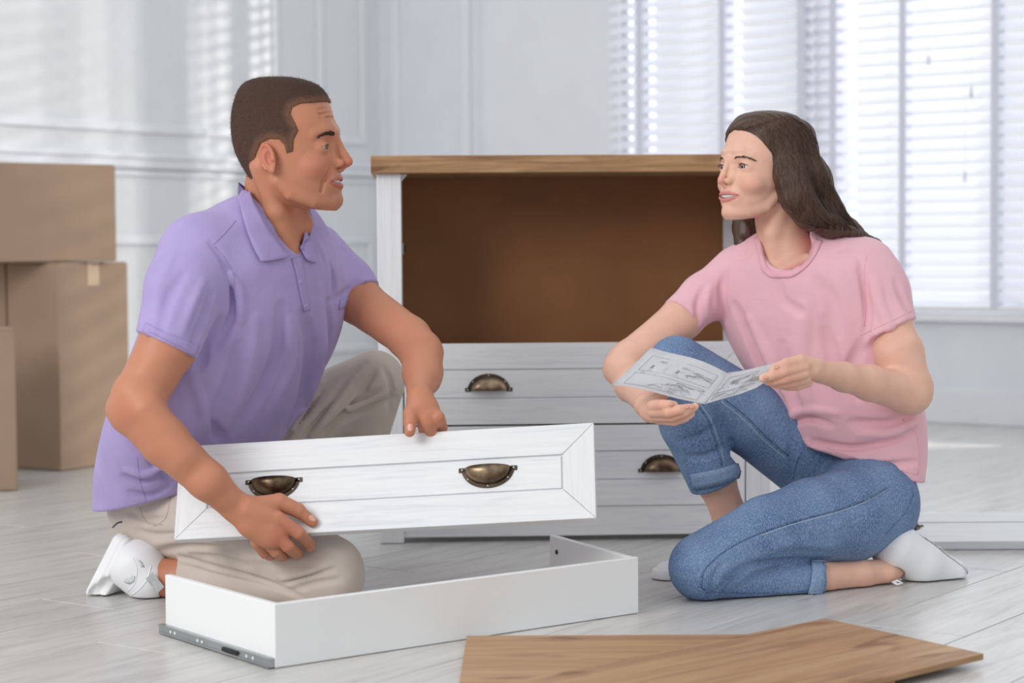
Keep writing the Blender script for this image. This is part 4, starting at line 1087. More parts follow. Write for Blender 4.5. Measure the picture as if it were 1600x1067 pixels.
# sneakers
def shoe_part(nm, f_, lo, hi, vox, mat, base, par): return build(nm, f_, lo, hi, vox, mat, base, par)
up_m = pchain([(232, 905, 3.70, 38), (216, 885, 3.71, 42), (196, 880, 3.73, 36)])
solen = nrm(J(165, 868, 3.73) - J(225, 905, 3.70))
def sole_m(P):
    d = rbox(P, J(183, 888, 3.735), (.020, .048, .070), np.stack([solen, np.cross(nrm(np.cross(solen, (0, 1, 0))), solen), nrm(np.cross(solen, (0, 1, 0)))]), .016)
    rib = (np.abs(np.sin((P - v3(J(183, 888, 3.735))) @ v3(solen) * F4(290))) - F4(.5)) * F4(.0016)
    d = smax(d, -rc(P, J(168, 912, 3.69), J(140, 935, 3.69), .012, .014), .006)
    return np.maximum(d + rib, .003 - P[:, 2])
def upper_m(P):
    d = chain(P, up_m, .012); d = smax(d, -plane(P, J(190, 886, 3.73), -solen) * -1 if False else d, 0) if False else d
    d = smax(d, plane(P, J(192, 890, 3.73), solen), .004)
    d = smax(d, -chain(P, pchain([(268, 905, 3.70, 33), (300, 900, 3.69, 34)]), .01), .004)
    return np.maximum(d, .003 - P[:, 2])
su = build('sneaker', upper_m, *bb(J(212, 892, 3.71), .11), .0026, M['shoe'], mbase, man)
build('sole', sole_m, *bb(J(185, 888, 3.73), .12), .0026, M['sole'], mbase, su)
tube_on('shoe_seam', upper_m, [(208, 872), (214, 890), (212, 908), (200, 924)], .0011, M['sole'], mbase, su)
tube_on('shoe_seam', upper_m, [(236, 884), (232, 900), (222, 916), (206, 930)], .0013, M['sole'], mbase, su)
patch_on('mesh_window', upper_m, [(196, 902), (204, 899), (211, 900)], [(194, 909), (202, 912), (210, 908)], M['mesh'], mbase, su, 4, 6, .0004, .001)
patch_on('mesh_window', upper_m, [(213, 874), (220, 876)], [(220, 886), (226, 886)], M['mesh'], mbase, su, 4, 6, .0004, .001)
bm = bmesh.new(); pa, pb = J(233, 899, 3.655), J(251, 922, 3.64); dd_ = nrm(pb - pa); sd_ = nrm(np.cross(dd_, (0, 1, 0)))
q_ = [pa + sd_ * .009, pa - sd_ * .009, pb - sd_ * .009, pb + sd_ * .009]; vv_ = [bm.verts.new(Vector(x - mbase)) for x in q_]; bm.faces.new(vv_)
bmesh.ops.solidify(bm, geom=list(bm.faces), thickness=.0025); from_bm('pull_tab', bm, M['mesh'], su)
ush = pchain([(450, 848, 4.11, 33), (490, 862, 4.07, 30), (535, 870, 4.03, 24)])
sl2 = build('sneaker', lambda P: np.maximum(chain(P, ush, .01), .014 - P[:, 2]), *bb(J(495, 855, 4.07), .14), .004, M['shoe'], mbase, man)
build('sole', lambda P: np.maximum(np.maximum(chain(flat(P, (0, 0, 0), (0, 0, 1), 1), [(a, r + .005) for a, r in ush], .01), .002 - P[:, 2]), P[:, 2] - .022), *bb(J(495, 860, 4.07), .15), .004, M['sole'], mbase, sl2)

build('person', None, None, None, 0, M['skin_man'], mbase, None, mtint, None, into=man, tol=1.6, parts=[
    (man_head, pl, ph, .0016, crop_head),
    (lambda P: man_armR(P), np.array([-.72, 3.33, .05]), np.array([-.28, 3.66, .66]), .0021, None),
    (lambda P: man_armL(P), np.array([-.38, 3.45, .20]), np.array([-.06, 4.0, .66]), .0021, None),
    (lambda P: np.maximum(man_core(P), np.minimum(polo(P), chino(P)) + F4(.009)), np.array([-.85, 3.2, 0]), np.array([.15, 4.35, .8]), .007, lambda P: (chain(P, armR, 0) > .02) & (chain(P, armL, 0) > .02)),
    (lambda P: np.maximum(chain(P, shank, .01), .003 - P[:, 2]), np.array([-.8, 3.5, 0]), np.array([-.4, 3.9, .2]), .003, None)])

def nail(f_, px, py, ang, ln, wd, base, par):
    c_, s_ = math.cos(ang), math.sin(ang); t_ = np.linspace(-1, 1, 7)
    up = [(px + c_ * ln * x - s_ * wd * math.sqrt(max(1 - x * x * .9, .1)), py + s_ * ln * x + c_ * wd * math.sqrt(max(1 - x * x * .9, .1))) for x in t_]
    dn = [(px + c_ * ln * x + s_ * wd * math.sqrt(max(1 - x * x * .9, .1)), py + s_ * ln * x - c_ * wd * math.sqrt(max(1 - x * x * .9, .1))) for x in t_]
    patch_on('fingernail', f_, up, dn, M['nail'], base, par, 3, 2, .0002, .0006)
M['nail'] = paint('fingernail', (228, 170, 152), .25, .02)
nail(man_arms, 641, 668, 1.5, 6, 5, mbase, man); nail(man_arms, 488, 810, .7, 6, 4.5, mbase, man)
# ------------------------------------------------------------------ the woman
WK = tuple(lin((234, 188, 166))[:3]); WKR = tuple(lin((226, 150, 132))[:3])
wbase = FL(1220, 925); wbase[2] = 0
M['skin_woman'] = skinmat('skin_fair'); M['hair_woman'] = hairmat('hair_long_brown', (56, 39, 32), (92, 65, 52), .36)
M['hairlight'] = hairmat('hair_strand_brown', (66, 47, 39), (112, 82, 66), .35)
M['tee'] = cloth('pink_jersey', (234, 184, 195), .02, 1300, .12, 10, .7, .25)
M['teeband'] = cloth('pink_rib', (230, 176, 188), .02, 700, .2)
M['denim'] = denim('blue_denim', (72, 100, 144), (112, 140, 178)); M['denimdark'] = denim('dark_denim_seam', (46, 68, 108), (70, 98, 140)); M['denimpale'] = denim('pale_denim_turn_up', (104, 132, 170), (132, 156, 186))
M['thread'] = cloth('pale_stitching', (176, 188, 204), .03)
hw = Head(J(1184, 258, 3.88), math.radians(180 + 31), 0.0, 0, .875, True)
hwO = hw.O
neck_w = pchain([(1212, 300, 3.90, 37), (1218, 345, 3.91, 36), (1226, 392, 3.92, 42), (1232, 430, 3.93, 56)])
armLw = pchain([(1370, 440, 3.85, 27), (1392, 510, 3.82, 33), (1404, 550, 3.80, 38), (1420, 606, 3.785, 36), (1421, 614, 3.78, 33), (1358, 598, 3.71, 27), (1318, 589, 3.665, 22), (1284, 581, 3.62, 18)])
armRw = pchain([(1122, 450, 3.98, 30), (1066, 497, 3.95, 33), (984, 564, 3.89, 31), (975, 575, 3.88, 30), (990, 600, 3.80, 29), (1012, 632, 3.66, 19)])
PY = 3.58
def handL_w(P):
    d = chain(flat(P, J(1266, 582, 3.60), (.1, .3, 1), .75), pchain([(1284, 581, 3.62, 18), (1266, 580, 3.60, 19), (1252, 582, 3.59, 18)]), .004)
    fs = [([(1256, 574, 3.575, 9.5), (1226, 581, 3.555, 8.2), (1206, 587, 3.55, 7.6), (1192, 591, 3.55, 6.6)]),
          ([(1256, 584, 3.575, 9.5), (1228, 591, 3.56, 8.2), (1212, 595, 3.56, 7.4), (1200, 596, 3.565, 6.6)]),
          ([(1258, 592, 3.585, 9), (1236, 598, 3.575, 7.8), (1218, 600, 3.575, 7.2), (1208, 600, 3.58, 6.4)]),
          ([(1262, 597, 3.60, 8.5), (1246, 603, 3.59, 7.2), (1232, 604, 3.59, 6.4), (1222, 603, 3.595, 5.6)])]
    for f_ in fs: d = smin(d, chain(P, pchain(f_), .001), .0018)
    return smin(d, chain(P, pchain([(1276, 572, 3.60, 13), (1250, 564, 3.575, 10), (1228, 568, 3.56, 8.6), (1209, 577, 3.553, 7)]), .002), .006)
def handR_w(P):
    d = chain(flat(P, J(1022, 642, 3.62), (.2, 1, .2), .7), pchain([(1012, 632, 3.66, 19), (1018, 642, 3.62, 19), (1024, 646, 3.60, 18)]), .004)
    fs = [([(1020, 634, 3.565, 9.5), (1036, 633, 3.535, 8.6), (1046, 633, 3.53, 8), (1053, 633, 3.535, 6.8)]),
          ([(1020, 643, 3.57, 9.5), (1044, 644, 3.53, 8.6), (1062, 640, 3.525, 8), (1077, 637, 3.53, 6.8)]),
          ([(1024, 650, 3.58, 9), (1050, 651, 3.54, 8.2), (1070, 644, 3.53, 7.6), (1086, 635, 3.535, 6.4)]),
          ([(1030, 655, 3.59, 8.5), (1054, 658, 3.555, 7.4), (1070, 653, 3.545, 6.8), (1080, 647, 3.545, 5.8)])]
    for f_ in fs: d = smin(d, chain(P, pchain(f_), .001), .0018)
    return smin(d, chain(P, pchain([(1016, 632, 3.64, 12), (1030, 620, 3.62, 10), (1044, 612, 3.605, 8)]), .002), .006)
shankL = pchain([(1200, 904, 3.69, 24), (1285, 902, 3.72, 24), (1345, 897, 3.76, 22), (1385, 893, 3.80, 20), (1400, 880, 3.82, 22)])
shankR = pchain([(1100, 715, 3.90, 31), (1118, 750, 3.91, 31), (1138, 800, 3.93, 26), (1142, 860, 3.94, 24)])
def w_core(P):
    d = chain(P, pchain([(1250, 430, 3.93, 55), (1270, 520, 3.93, 78), (1320, 650, 3.93, 78), (1345, 760, 3.92, 70)]), .02)
    d = smin(d, chain(P, neck_w, .01), .03)
    for a in (armLw, armRw): d = smin(d, chain(P, a, .012), .02)
    for l in (pchain([(1365, 780, 3.84, 50), (1098, 884, 3.63, 38), (1200, 904, 3.69, 24)]), pchain([(1290, 735, 3.97, 50), (1056, 580, 3.87, 36), (1100, 715, 3.90, 31)])): d = smin(d, chain(P, l, .01), .015)
    return d
def w_head(P):
    nk = chain(P, neck_w, .01)
    nk = smin(nk, chain(P, pchain([(1222, 318, 3.865, 11), (1206, 365, 3.875, 10), (1207, 410, 3.885, 8)]), .01), .016)
    nk = smin(nk, chain(P, pchain([(1198, 424, 3.87, 6), (1180, 415, 3.90, 6)]), .0), .02); nk = smin(nk, chain(P, pchain([(1222, 422, 3.86, 6), (1262, 402, 3.86, 6)]), .0), .022)
    ch = ell(P, J(1230, 425, 3.93), (R(62, 3.9), R(50, 3.9), R(45, 3.9)))
    return smin(smin(hw.sdf(P), nk, .012), ch, .02)
def w_armL(P): return near_hand(P, smin(chain(P, armLw, .012), ell(P, J(1440, 616, 3.80), (.016, .018, .018)), .016), J(1230, 586, 3.57), .12, handL_w) + bumpy(P, .6)
def w_armR(P): return near_hand(P, smin(chain(P, armRw, .012), ell(P, J(955, 580, 3.90), (.014, .018, .016)), .014), J(1045, 640, 3.56), .13, handR_w) + bumpy(P, .6)
def w_arms(P): return np.minimum(w_armL(P), w_armR(P))
def w_legs(P):
    l_ = chain(P, shankL, .01); l_ = smin(l_, ell(P, J(1388, 897, 3.775), (.013, .012, .013)), .012)
    return np.maximum(np.minimum(l_, chain(P, shankR, .01)), .003 - P[:, 2])
def wtint(P):
    c = hw.tint(P, WK, tuple(lin((212, 122, 122))[:3]), WKR); far = np.linalg.norm(P - v3(hwO), axis=1) > .17
    c[far] = np.array(WK, F4)
    for k in ((1225, 590, 3.56), (1050, 642, 3.53), (1440, 615, 3.8), (965, 575, 3.88)):
        m = np.clip(1 - np.linalg.norm(P - v3(J(*k)), axis=1) / .04, 0, 1) * .45; c += (np.array(WKR, F4) - c) * m[:, None]
    return c
cutz = J(1230, 440, 3.93)[2]
pl, ph = bb(hwO + np.array([.03, 0, -.06]), np.array([.16, .16, .20]))
wm = body(wbase)
tag(wm, 'smiling long-haired woman in pink t-shirt and rolled blue jeans, kneeling with the paper sheets', 'person')
iris_w = paint('iris_brown', (70, 46, 32), .35, .1, .15)
M['brow_w'] = paint('eyebrow_brown', (96, 68, 56), .7)
hw.extras(wbase, wm, iris_w, M['brow_w'])

# long hair: cap, curtain over the near shoulder, lock behind the neck
HWp = [(64, 64), (52, 70), (30, 40), (10, 12), (0, -10), (-8, -40), (-12, -110), (-150, -110), (-150, 140), (70, 140)]
capw = hw.cap(5.5)
def hair_w(P):
    q = hw.loc(P); d = np.maximum(smax(capw(q), poly_sd(q[:, 0], q[:, 2], HWp), 7), -hw.skull(q) - 6) * F4(hw.k)
    c1 = pchain([(1222, 222, 3.86, 20), (1235, 275, 3.82, 23), (1246, 310, 3.815, 23), (1264, 336, 3.82, 20), (1296, 354, 3.835, 15), (1340, 367, 3.865, 9)])
    c2 = pchain([(1238, 222, 3.88, 26), (1266, 280, 3.87, 30), (1290, 330, 3.88, 25), (1326, 362, 3.90, 16), (1366, 386, 3.93, 10), (1395, 420, 3.955, 5), (1408, 432, 3.965, 2)])
    c3 = pchain([(1243, 218, 3.93, 32), (1260, 300, 3.96, 32), (1290, 348, 3.97, 22), (1330, 385, 3.99, 14)])
    c4 = pchain([(1192, 240, 3.985, 22), (1176, 320, 3.99, 26), (1168, 356, 3.975, 23), (1162, 380, 3.955, 15)])
    e = smin(chain(P, c1, .02), chain(P, c2, .02), .018); e = smin(e, chain(P, c3, .01), .02); e = np.minimum(e, chain(P, c4, .008))
    d = smin(d, e, .022)
    wv = np.sin((q[:, 0] * .8 + q[:, 1] * .35 + 2.5 * np.sin(q[:, 2] * .03)) * F4(.55)) * F4(.0009)
    return d + wv.astype(F4)
hwn = build('hair', hair_w, np.array([.38, 3.70, .60]), np.array([.83, 4.15, .95]), .0024, M['hair_woman'], wbase, wm, tol=4)
def strands():
    r_ = np.random.default_rng(11); n = 800; lerp = lambda a, b, t: np.asarray(a) + (np.asarray(b) - np.asarray(a)) * t
    rowsP = [((1153, 203), (1232, 179)), ((1176, 216), (1264, 198)), ((1201, 247), (1288, 243)), ((1218, 302), (1306, 292)), ((1238, 337), (1326, 330)), ((1272, 358), (1352, 362))]
    us = np.sort(r_.uniform(0.01, .985, n)); K = 15; PX = []
    for u in us:
        pts = np.array([lerp(a, b, np.clip(u + r_.normal(0, .012), 0.01, .99)) for a, b in rowsP]); t0, t1 = r_.uniform(0, .5), r_.uniform(4.2, 5)
        ts = np.linspace(t0, t1, K); PX.append(np.stack([pchip(np.arange(6), pts[:, i], ts) for i in range(2)], 1))
    PX = np.array(PX).reshape(-1, 2); P, d = trace(hair_w, PX[:, 0], PX[:, 1]); dv, g = grad(hair_w, P); g /= np.linalg.norm(g, axis=1)[:, None]
    ok = (np.abs(dv) < .003).reshape(n, K); X = (P + g * .0006 - v3(wbase)).reshape(n, K, 3)
    bm = bmesh.new(); bm2 = bmesh.new()
    for i in range(n):
        m = ok[i]; k = K if m.all() else int(np.argmin(m))
        if k < 5: continue
        if np.max(np.linalg.norm(np.diff(X[i, :k], axis=0), axis=1)) > .05: continue
        bm_tube(bm if i % 5 < 2 else bm2, [Vector(x) for x in X[i, :k]], [.0007] * (k - 1) + [.0002], 3)
    for b_, m_ in ((bm, M['hairlight']), (bm2, M['hair_woman'])):
        o = from_bm('hair_strands', b_, m_, hwn, True); o['kind'] = 'stuff'
strands()
# T-shirt
wyaw = math.radians(-118)
torso_w = oriented(rows_px([(790, 1255, 1440, 3.90), (750, 1246, 1438, 3.90), (715, 1238, 1441, 3.905), (690, 1230, 1441, 3.91), (640, 1206, 1436, 3.915), (600, 1184, 1424, 3.92), (570, 1164, 1414, 3.92), (530, 1143, 1406, 3.925), (490, 1128, 1404, 3.925),
     (450, 1120, 1402, 3.925), (420, 1122, 1396, 3.925), (395, 1136, 1380, 3.925), (378, 1158, 1358, 3.925), (366, 1180, 1322, 3.925), (356, 1200, 1285, 3.925), (350, 1215, 1262, 3.925)], wyaw, .56, 0), wyaw, 2.25)
slLw = pchain([(1352, 412, 3.87, 40), (1372, 460, 3.85, 46), (1402, 560, 3.80, 46)])
slRw = pchain([(1146, 424, 3.97, 32), (1100, 464, 3.96, 36), (1030, 528, 3.93, 34)])
cLw = (J(1392, 515, 3.81), J(1392 + 43, 515 + 86, 3.79) - J(1392, 515, 3.81)); cRw = (J(1064, 500, 3.95), J(1064 - 60, 500 + 58, 3.90) - J(1064, 500, 3.95))
hemw = np.cross(J(1437, 756, 3.8) - J(1235, 692, 3.8), (0, 1, .08)); hemw = hemw if hemw[2] < 0 else -hemw
def tee0(P):
    d = torso_w(P); d = smax(d, plane(P, J(1336, 726, 3.8), hemw), .003)
    d = smin(d, smax(chain(P, slLw, .015), plane(P, *cLw), .003), .018); d = smin(d, smax(chain(P, slRw, .015), plane(P, *cRw), .003), .018)
    hole = chain(P, pchain([(1226, 330, 3.92, 40), (1230, 372, 3.90, 38), (1231, 388, 3.86, 33)]), .01)
    hole = smin(hole, ell(P, J(1231, 385, 3.84), (R(39, 3.84), .09, R(36, 3.84))), .01)
    return smax(d, -hole, .004)
tee = with_folds(tee0, [
    ([(1345, 412), (1352, 450), (1356, 490), (1352, 530)], 7, 9, -1), ([(1368, 440), (1376, 480), (1392, 512)], 10, 6, 1), ([(1400, 440), (1412, 470), (1424, 490)], 8, 5, -1),
    ([(1132, 430), (1128, 460), (1134, 500)], 7, 8, -1), ([(1100, 450), (1090, 478), (1092, 505)], 6, 6, -1), ([(1112, 446), (1104, 474), (1106, 500)], 6, 4, 1),
    ([(1345, 540), (1330, 580), (1340, 620)], 12, 9, -1), ([(1150, 480), (1180, 545), (1205, 600), (1225, 640)], 14, 9, -1), ([(1172, 500), (1200, 560), (1225, 610)], 12, 6, 1),
    ([(1255, 480), (1250, 560), (1262, 640)], 20, 8, 1), ([(1290, 500), (1300, 560), (1320, 600)], 14, 8, -1), ([(1222, 540), (1232, 600), (1250, 650)], 14, 8, -1),
    ([(1232, 664), (1260, 654), (1300, 664)], 6, 9, -1), ([(1240, 690), (1290, 700), (1350, 720)], 8, 5, 1), ([(1236, 650), (1265, 640), (1310, 646)], 6, 5, 1),
    ([(1270, 690), (1330, 700), (1390, 690), (1430, 672)], 6, 9, -1), ([(1310, 718), (1370, 727), (1430, 722)], 5, 7, -1), ([(1330, 660), (1380, 662), (1425, 648)], 7, 9, -1), ([(1340, 680), (1385, 678), (1428, 660)], 6, 6, 1),
    ([(1215, 440), (1225, 470), (1250, 485)], 10, 4, -1), ([(1300, 400), (1330, 395), (1350, 405)], 7, 4, -1), ([(1180, 385), (1165, 400), (1150, 405)], 5, 4, -1), ([(1280, 440), (1300, 470), (1310, 520)], 16, 6, -1)], .006)
ts = build('t_shirt', tee, np.array([.26, 3.65, .15]), np.array([.86, 4.2, .73]), .004, M['tee'], wbase, wm)
def tee_skin(P): return np.minimum(tee(P), w_head(P))
patch_on('neckband', tee, [(1187, 371), (1191, 388), (1198, 414), (1210, 424), (1230, 423), (1250, 412), (1265, 395), (1275, 374)], [(1179, 373), (1183, 392), (1191, 422), (1207, 434), (1232, 434), (1256, 421), (1274, 400), (1285, 377)], M['teeband'], wbase, ts, 4, 8, .0002, .0022)
tube_on('hem_seam', tee, [(1241, 682), (1290, 700), (1340, 716), (1390, 730), (1434, 742)], .0008, M['teeband'], wbase, ts)
tube_on('hem_seam', tee, [(1344, 524), (1370, 512), (1400, 498), (1428, 484)], .0008, M['teeband'], wbase, ts)
tube_on('hem_seam', tee, [(1050, 472), (1064, 488), (1086, 512)], .0008, M['teeband'], wbase, ts)
tube_on('seam', tee, [(1354, 400), (1350, 430), (1353, 470), (1350, 510)], .0009, M['teeband'], wbase, ts)
tube_on('seam', tee, [(1410, 655), (1432, 680), (1436, 715), (1434, 740)], .001, M['teeband'], wbase, ts)

# jeans
thLw = pchain([(1362, 792, 3.84, 72), (1318, 808, 3.79, 72), (1270, 814, 3.75, 66), (1200, 832, 3.70, 57), (1098, 886, 3.635, 54)])
cfLw = pchain([(1098, 893, 3.64, 46), (1180, 906, 3.68, 36), (1300, 904, 3.725, 31)])
thRw = pchain([(1290, 735, 3.98, 66), (1170, 650, 3.94, 58), (1058, 570, 3.875, 46)])
cfRw = pchain([(1055, 578, 3.875, 46), (1078, 660, 3.89, 47), (1124, 770, 3.915, 40)])
def jeans0(P):
    d = chain(P, thLw, .012); d = smin(d, ell(P, J(1352, 775, 3.90), (.098, .13, .10)), .03)
    t = chain(P, thRw, .012); t = smin(t, smax(chain(P, cfRw, .01), plane(P, J(1119, 757, 3.90), J(1124, 770, 3.915) - J(1078, 660, 3.89)), .003), .010)
    d = smin(d, t, .014)
    c = smax(chain(P, cfLw, .01), plane(P, J(1284, 904, 3.72), (1, .1, 0)), .003); d = smin(d, c, .006)
    d = smax(d, plane(P, J(1336, 704, 3.8), -hemw), .006) if False else d
    return np.maximum(d, F4(.003) - P[:, 2])
jeans = with_folds(jeans0, [
    ([(1292, 874), (1230, 876), (1170, 884), (1135, 905)], 5, 6, -1), ([(1180, 884), (1150, 900), (1118, 925)], 5, 4, -1), ([(1165, 895), (1140, 915), (1125, 930)], 4, 3, -1),
    ([(1130, 880), (1115, 905), (1112, 930)], 5, 3, -1), ([(1235, 690), (1238, 720), (1240, 745)], 7, 5, -1), ([(1385, 770), (1350, 785), (1310, 800)], 8, 3, -1),
    ([(1075, 715), (1105, 712), (1140, 690)], 6, 4, -1), ([(1065, 690), (1095, 680), (1125, 660)], 6, 4, -1), ([(1120, 640), (1130, 680), (1150, 720)], 8, 5, -1),
    ([(1150, 600), (1190, 640), (1225, 690)], 9, 4, -1), ([(1300, 855), (1250, 850), (1210, 855)], 8, 3, 1)], .007)
jn = build('jeans', jeans, np.array([.22, 3.5, 0]), np.array([.90, 4.15, .52]), .004, M['denim'], wbase, wm)
patch_on('turn_up', jeans, [(1080, 740), (1097, 737), (1118, 733), (1140, 727), (1158, 721)], [(1086, 764), (1102, 761), (1122, 757), (1144, 750), (1161, 744)], M['denimpale'], wbase, jn, 4, 8, .001, .004)
patch_on('turn_up', jeans, [(1266, 873), (1268, 890), (1266, 910), (1258, 936)], [(1288, 873), (1289, 890), (1287, 910), (1282, 934)], M['denimpale'], wbase, jn, 4, 8, .001, .004)
tube_on('side_seam', jeans, [(1385, 762), (1360, 778), (1310, 796), (1250, 812), (1195, 830), (1150, 850), (1118, 872), (1098, 896), (1096, 915), (1106, 926)], .0016, M['denimdark'], wbase, jn)
tube_on('side_seam', jeans, [(1108, 924), (1160, 926), (1220, 926), (1264, 922)], .0013, M['denimdark'], wbase, jn)
tube_on('side_seam', jeans, [(1428, 770), (1418, 795), (1402, 815), (1384, 834)], .0016, M['denimdark'], wbase, jn)
tube_on('side_seam', jeans, [(1088, 630), (1105, 655), (1118, 690), (1128, 728)], .0016, M['denimdark'], wbase, jn)
tube_on('stitch_line', jeans, [(1093, 630), (1110, 655), (1123, 690), (1133, 726)], .0009, M['thread'], wbase, jn)
tube_on('side_seam', jeans, [(1130, 622), (1165, 650), (1200, 685), (1232, 712)], .0016, M['denimdark'], wbase, jn)
tube_on('stitch_line', jeans, [(1127, 627), (1161, 655), (1196, 690), (1230, 718)], .0009, M['thread'], wbase, jn)
tube_on('stitch_line', jeans, [(1383, 767), (1350, 785), (1300, 803), (1240, 819), (1190, 836)], .0008, M['thread'], wbase, jn)
tube_on('pocket_seam', jeans, [(1252, 706), (1243, 730), (1239, 748)], .0012, M['denimdark'], wbase, jn)
def rivets():
    pass
build('person', None, None, None, 0, M['skin_woman'], wbase, None, wtint, None, into=wm, tol=1.6, parts=[
    (w_head, pl, ph, .0015, lambda P: P[:, 2] > cutz),
    (w_armL, np.array([.44, 3.48, .28]), np.array([.86, 3.95, .65]), .0020, None),
    (w_armR, np.array([.16, 3.45, .25]), np.array([.50, 4.1, .65]), .0020, None),
    (lambda P: np.maximum(w_core(P), np.minimum(tee(P), jeans(P)) + F4(.009)), np.array([.1, 3.4, 0]), np.array([1.0, 4.2, .75]), .007, lambda P: (chain(P, armLw, 0) > .015) & (chain(P, armRw, 0) > .015) & (P[:, 2] < cutz + .03)),
    (w_legs, np.array([.25, 3.5, 0]), np.array([.95, 4.1, .3]), .003, None)])
for x, y, an in ((1196, 590, .1), (1213, 574, -.4), (1049, 632, .1), (1073, 636, -.2), (1082, 636, -.5)): nail(w_arms, x, y, an, 4.5, 3.2, wbase, wm)
# slip-on shoes
sn = nrm(J(1475, 845, 3.86) - J(1452, 888, 3.83)); slc = J(1462, 852, 3.845)
shL = pchain([(1400, 856, 3.815, 40), (1440, 882, 3.83, 34), (1488, 898, 3.85, 22)])
def shoeL(P):
    d = chain(P, shL, .012); d = smax(d, plane(P, J(1463, 858, 3.845), sn), .004)
    d = smax(d, -smin(rc(P, J(1362, 905, 3.79), J(1392, 897, 3.80), R(23, 3.8), R(22, 3.8)), rc(P, J(1372, 915, 3.78), J(1392, 925, 3.77), R(16, 3.8), R(10, 3.8)), .01), .004)
    return np.maximum(d, .003 - P[:, 2])
def soleL(P):
    d = chain(P, [(a, r + .004) for a, r in shL], .012); d = np.maximum(d, np.maximum(plane(P, J(1463, 858, 3.845), -sn), plane(P, J(1463, 858, 3.845) + sn * .019, sn)))
    return np.maximum(d, .003 - P[:, 2])
s1 = build('slip_on_shoe', shoeL, *bb(J(1440, 875, 3.83), .13), .0027, M['shoe'], wbase, wm)
build('sole', soleL, *bb(J(1445, 865, 3.83), .13), .0027, M['sole'], wbase, s1)
bm = bmesh.new(); bm_tube(bm, [Vector(J(x, y, Y) - wbase) for x, y, Y in ((1394, 910, 3.765), (1402, 907, 3.76), (1410, 911, 3.76), (1402, 913, 3.757), (1396, 910, 3.76))], .0022, 6); from_bm('lace_bow', bm, M['sole'], s1, True)
shR = pchain([(1135, 878, 3.95, 30), (1085, 892, 3.90, 28), (1042, 899, 3.86, 22)])
s2 = build('slip_on_shoe', lambda P: np.maximum(chain(P, shR, .012), .014 - P[:, 2]), *bb(J(1088, 885, 3.90), .14), .003, M['shoe'], wbase, wm)
build('sole', lambda P: np.maximum(np.maximum(chain(P, [(a, r + .003) for a, r in shR], .012), .002 - P[:, 2]), P[:, 2] - .021), *bb(J(1088, 890, 3.90), .15), .003, M['sole'], wbase, s2)

# ------------------------------------------------------------------ assembly leaflet in her hands
_t = NT('white_paper'); _t.set(Base_Color=lin((242, 243, 246)), Roughness=.7); _a = _t.new('ShaderNodeBsdfTranslucent'); _a.inputs['Color'].default_value = (.9, .9, .92, 1)
_b = _t.new('ShaderNodeMixShader'); _b.inputs[0].default_value = .1; _t.link(_t.b.outputs[0], _b.inputs[1]); _t.link(_a.outputs[0], _b.inputs[2]); _t.link(_b.outputs[0], _t.out.inputs[0]); M['paper'] = _t.m
M['ink'] = paint('grey_print', (150, 152, 156), .8, .05)
lf = empty('instruction_leaflet', J(1136, 600, 3.58)); tag(lf, 'open white paper leaflet with printed grey assembly drawings in the woman hands', 'paper')
lb = np.array(lf.location)
def quadgrid(c, n, m, bow, th):
    tl, tr, br, bl = [np.asarray(x) for x in c]; G = []
    nr = nrm(np.cross(tr - tl, bl - tl))
    def at(u, v): return (tl * (1 - u) + tr * u) * (1 - v) + (bl * (1 - u) + br * u) * v + nr * bow * math.sin(PI * u) * 1.0 + nr * .0022 * math.sin(7 * u + 3 * v)
    return at, nr
def sheet(name, c, bow, off=0):
    at, nr = quadgrid(c, 0, 0, bow, 0); n, m = 14, 8; bm = bmesh.new()
    g = [[bm.verts.new(Vector(at(i / n, j / m) + nr * off - lb)) for j in range(m + 1)] for i in range(n + 1)]
    for i in range(n):
        for j in range(m): bm.faces.new((g[i][j], g[i + 1][j], g[i + 1][j + 1], g[i][j + 1]))
    bmesh.ops.solidify(bm, geom=list(bm.faces), thickness=.0006); o = from_bm(name, bm, M['paper'], lf, True); return o, at, nr
cL = (J(1015, 545, 3.625), J(1136, 585, 3.575), J(1100, 632, 3.545), J(956, 601, 3.565))
cR = (J(1136, 585, 3.575), J(1250, 561, 3.60), J(1182, 606, 3.565), J(1100, 632, 3.545))
cL2 = (J(1017, 543, 3.63), J(1137, 582, 3.58), J(1100, 629, 3.55), J(962, 598, 3.57))
cR2 = (J(1137, 582, 3.58), J(1247, 558, 3.605), J(1186, 602, 3.57), J(1100, 629, 3.55))
pL, atL, nL = sheet('left_page', cL, -.004); pR, atR, nR = sheet('right_page', cR, .003)
sheet('back_page', cL2, -.007); sheet('back_page', cR2, .006)
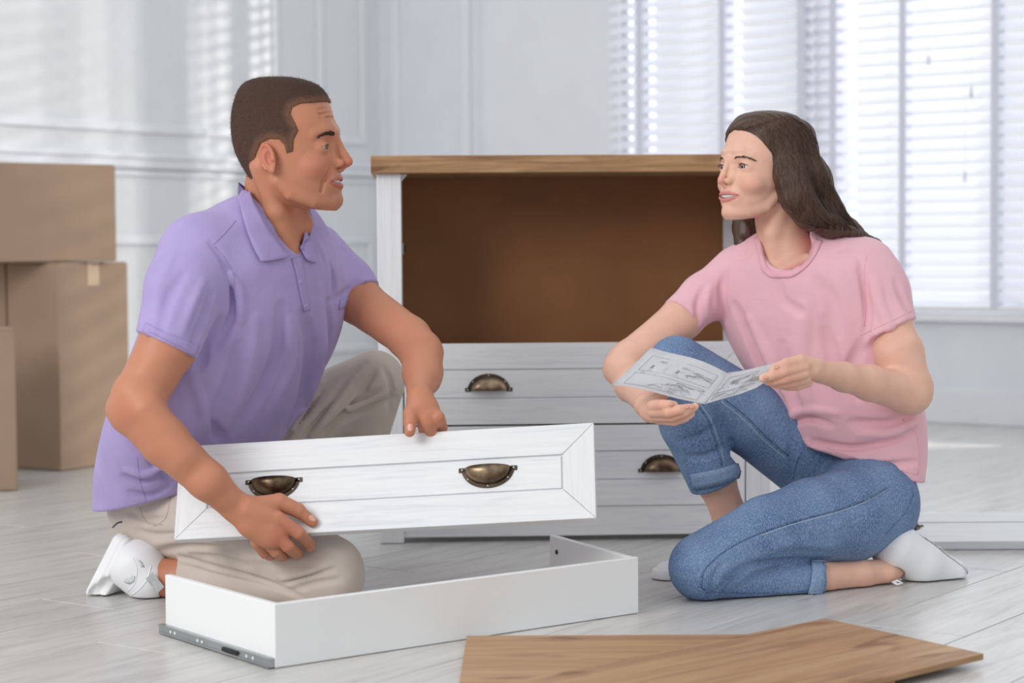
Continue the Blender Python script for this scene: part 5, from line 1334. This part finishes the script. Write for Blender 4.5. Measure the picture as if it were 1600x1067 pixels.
def print_on(par, at, nr, lines, r=.00028):
    sg = -1 if nr @ (CAM - at(.5, .5)) < 0 else 1
    bm = bmesh.new()
    for ln in lines: bm_tube(bm, [Vector(at(u, v) + nr * sg * .0009 - lb) for u, v in dense(np.array(ln), 100)] if False else [Vector(at(u, v) + nr * sg * .0009 - lb) for u, v in ln], r, 4)
    o = from_bm('printed_drawing', bm, M['ink'], par); o['kind'] = 'stuff'
rl_ = np.random.default_rng(4)
def rect(u0, v0, u1, v1): return [(u0 + (u1 - u0) * t, v0) for t in np.linspace(0, 1, 8)] + [(u1, v0 + (v1 - v0) * t) for t in np.linspace(0, 1, 5)] + [(u1 - (u1 - u0) * t, v1) for t in np.linspace(0, 1, 8)] + [(u0, v1 - (v1 - v0) * t) for t in np.linspace(0, 1, 5)]
def sketch(u, v, w_, h_, n):
    out = []
    for _ in range(n):
        a = (u + rl_.uniform(0, w_), v + rl_.uniform(0, h_)); b = (a[0] + rl_.choice([-1, 1]) * w_ * rl_.uniform(.15, .4), a[1] + h_ * rl_.uniform(-.3, .3)); c_ = (b[0] + w_ * rl_.uniform(-.1, .1), b[1] + h_ * .2)
        out.append([tuple(np.clip(x, .03, .97)) for x in (a, b, c_)])
    return out
Lp = [rect(.10, .12, .92, .52), rect(.10, .60, .90, .93)] + sketch(.24, .18, .18, .12, 22) + sketch(.58, .26, .26, .14, 26) + sketch(.40, .66, .3, .2, 22) + sketch(.66, .62, .22, .1, 10)
for u in (.20, .36, .50):
    for k in range(4): Lp.append([(u + .008 * k, .34), (u + .008 * k, .44)])
    Lp.append([(u - .01, .48), (u + .05, .48)])
Lp += [[(.17 + .02 * math.cos(t), .57 + .03 * math.sin(t)) for t in np.linspace(0, 6.3, 12)], [(.72, .88), (.76, .86), (.75, .90)]]
print_on(pL, atL, nL, Lp)
print_on(pR, atR, nR, [rect(.08, .12, .5, .9)] + sketch(.12, .2, .3, .3, 20) + sketch(.5, .3, .3, .25, 18) + sketch(.2, .6, .4, .25, 16))
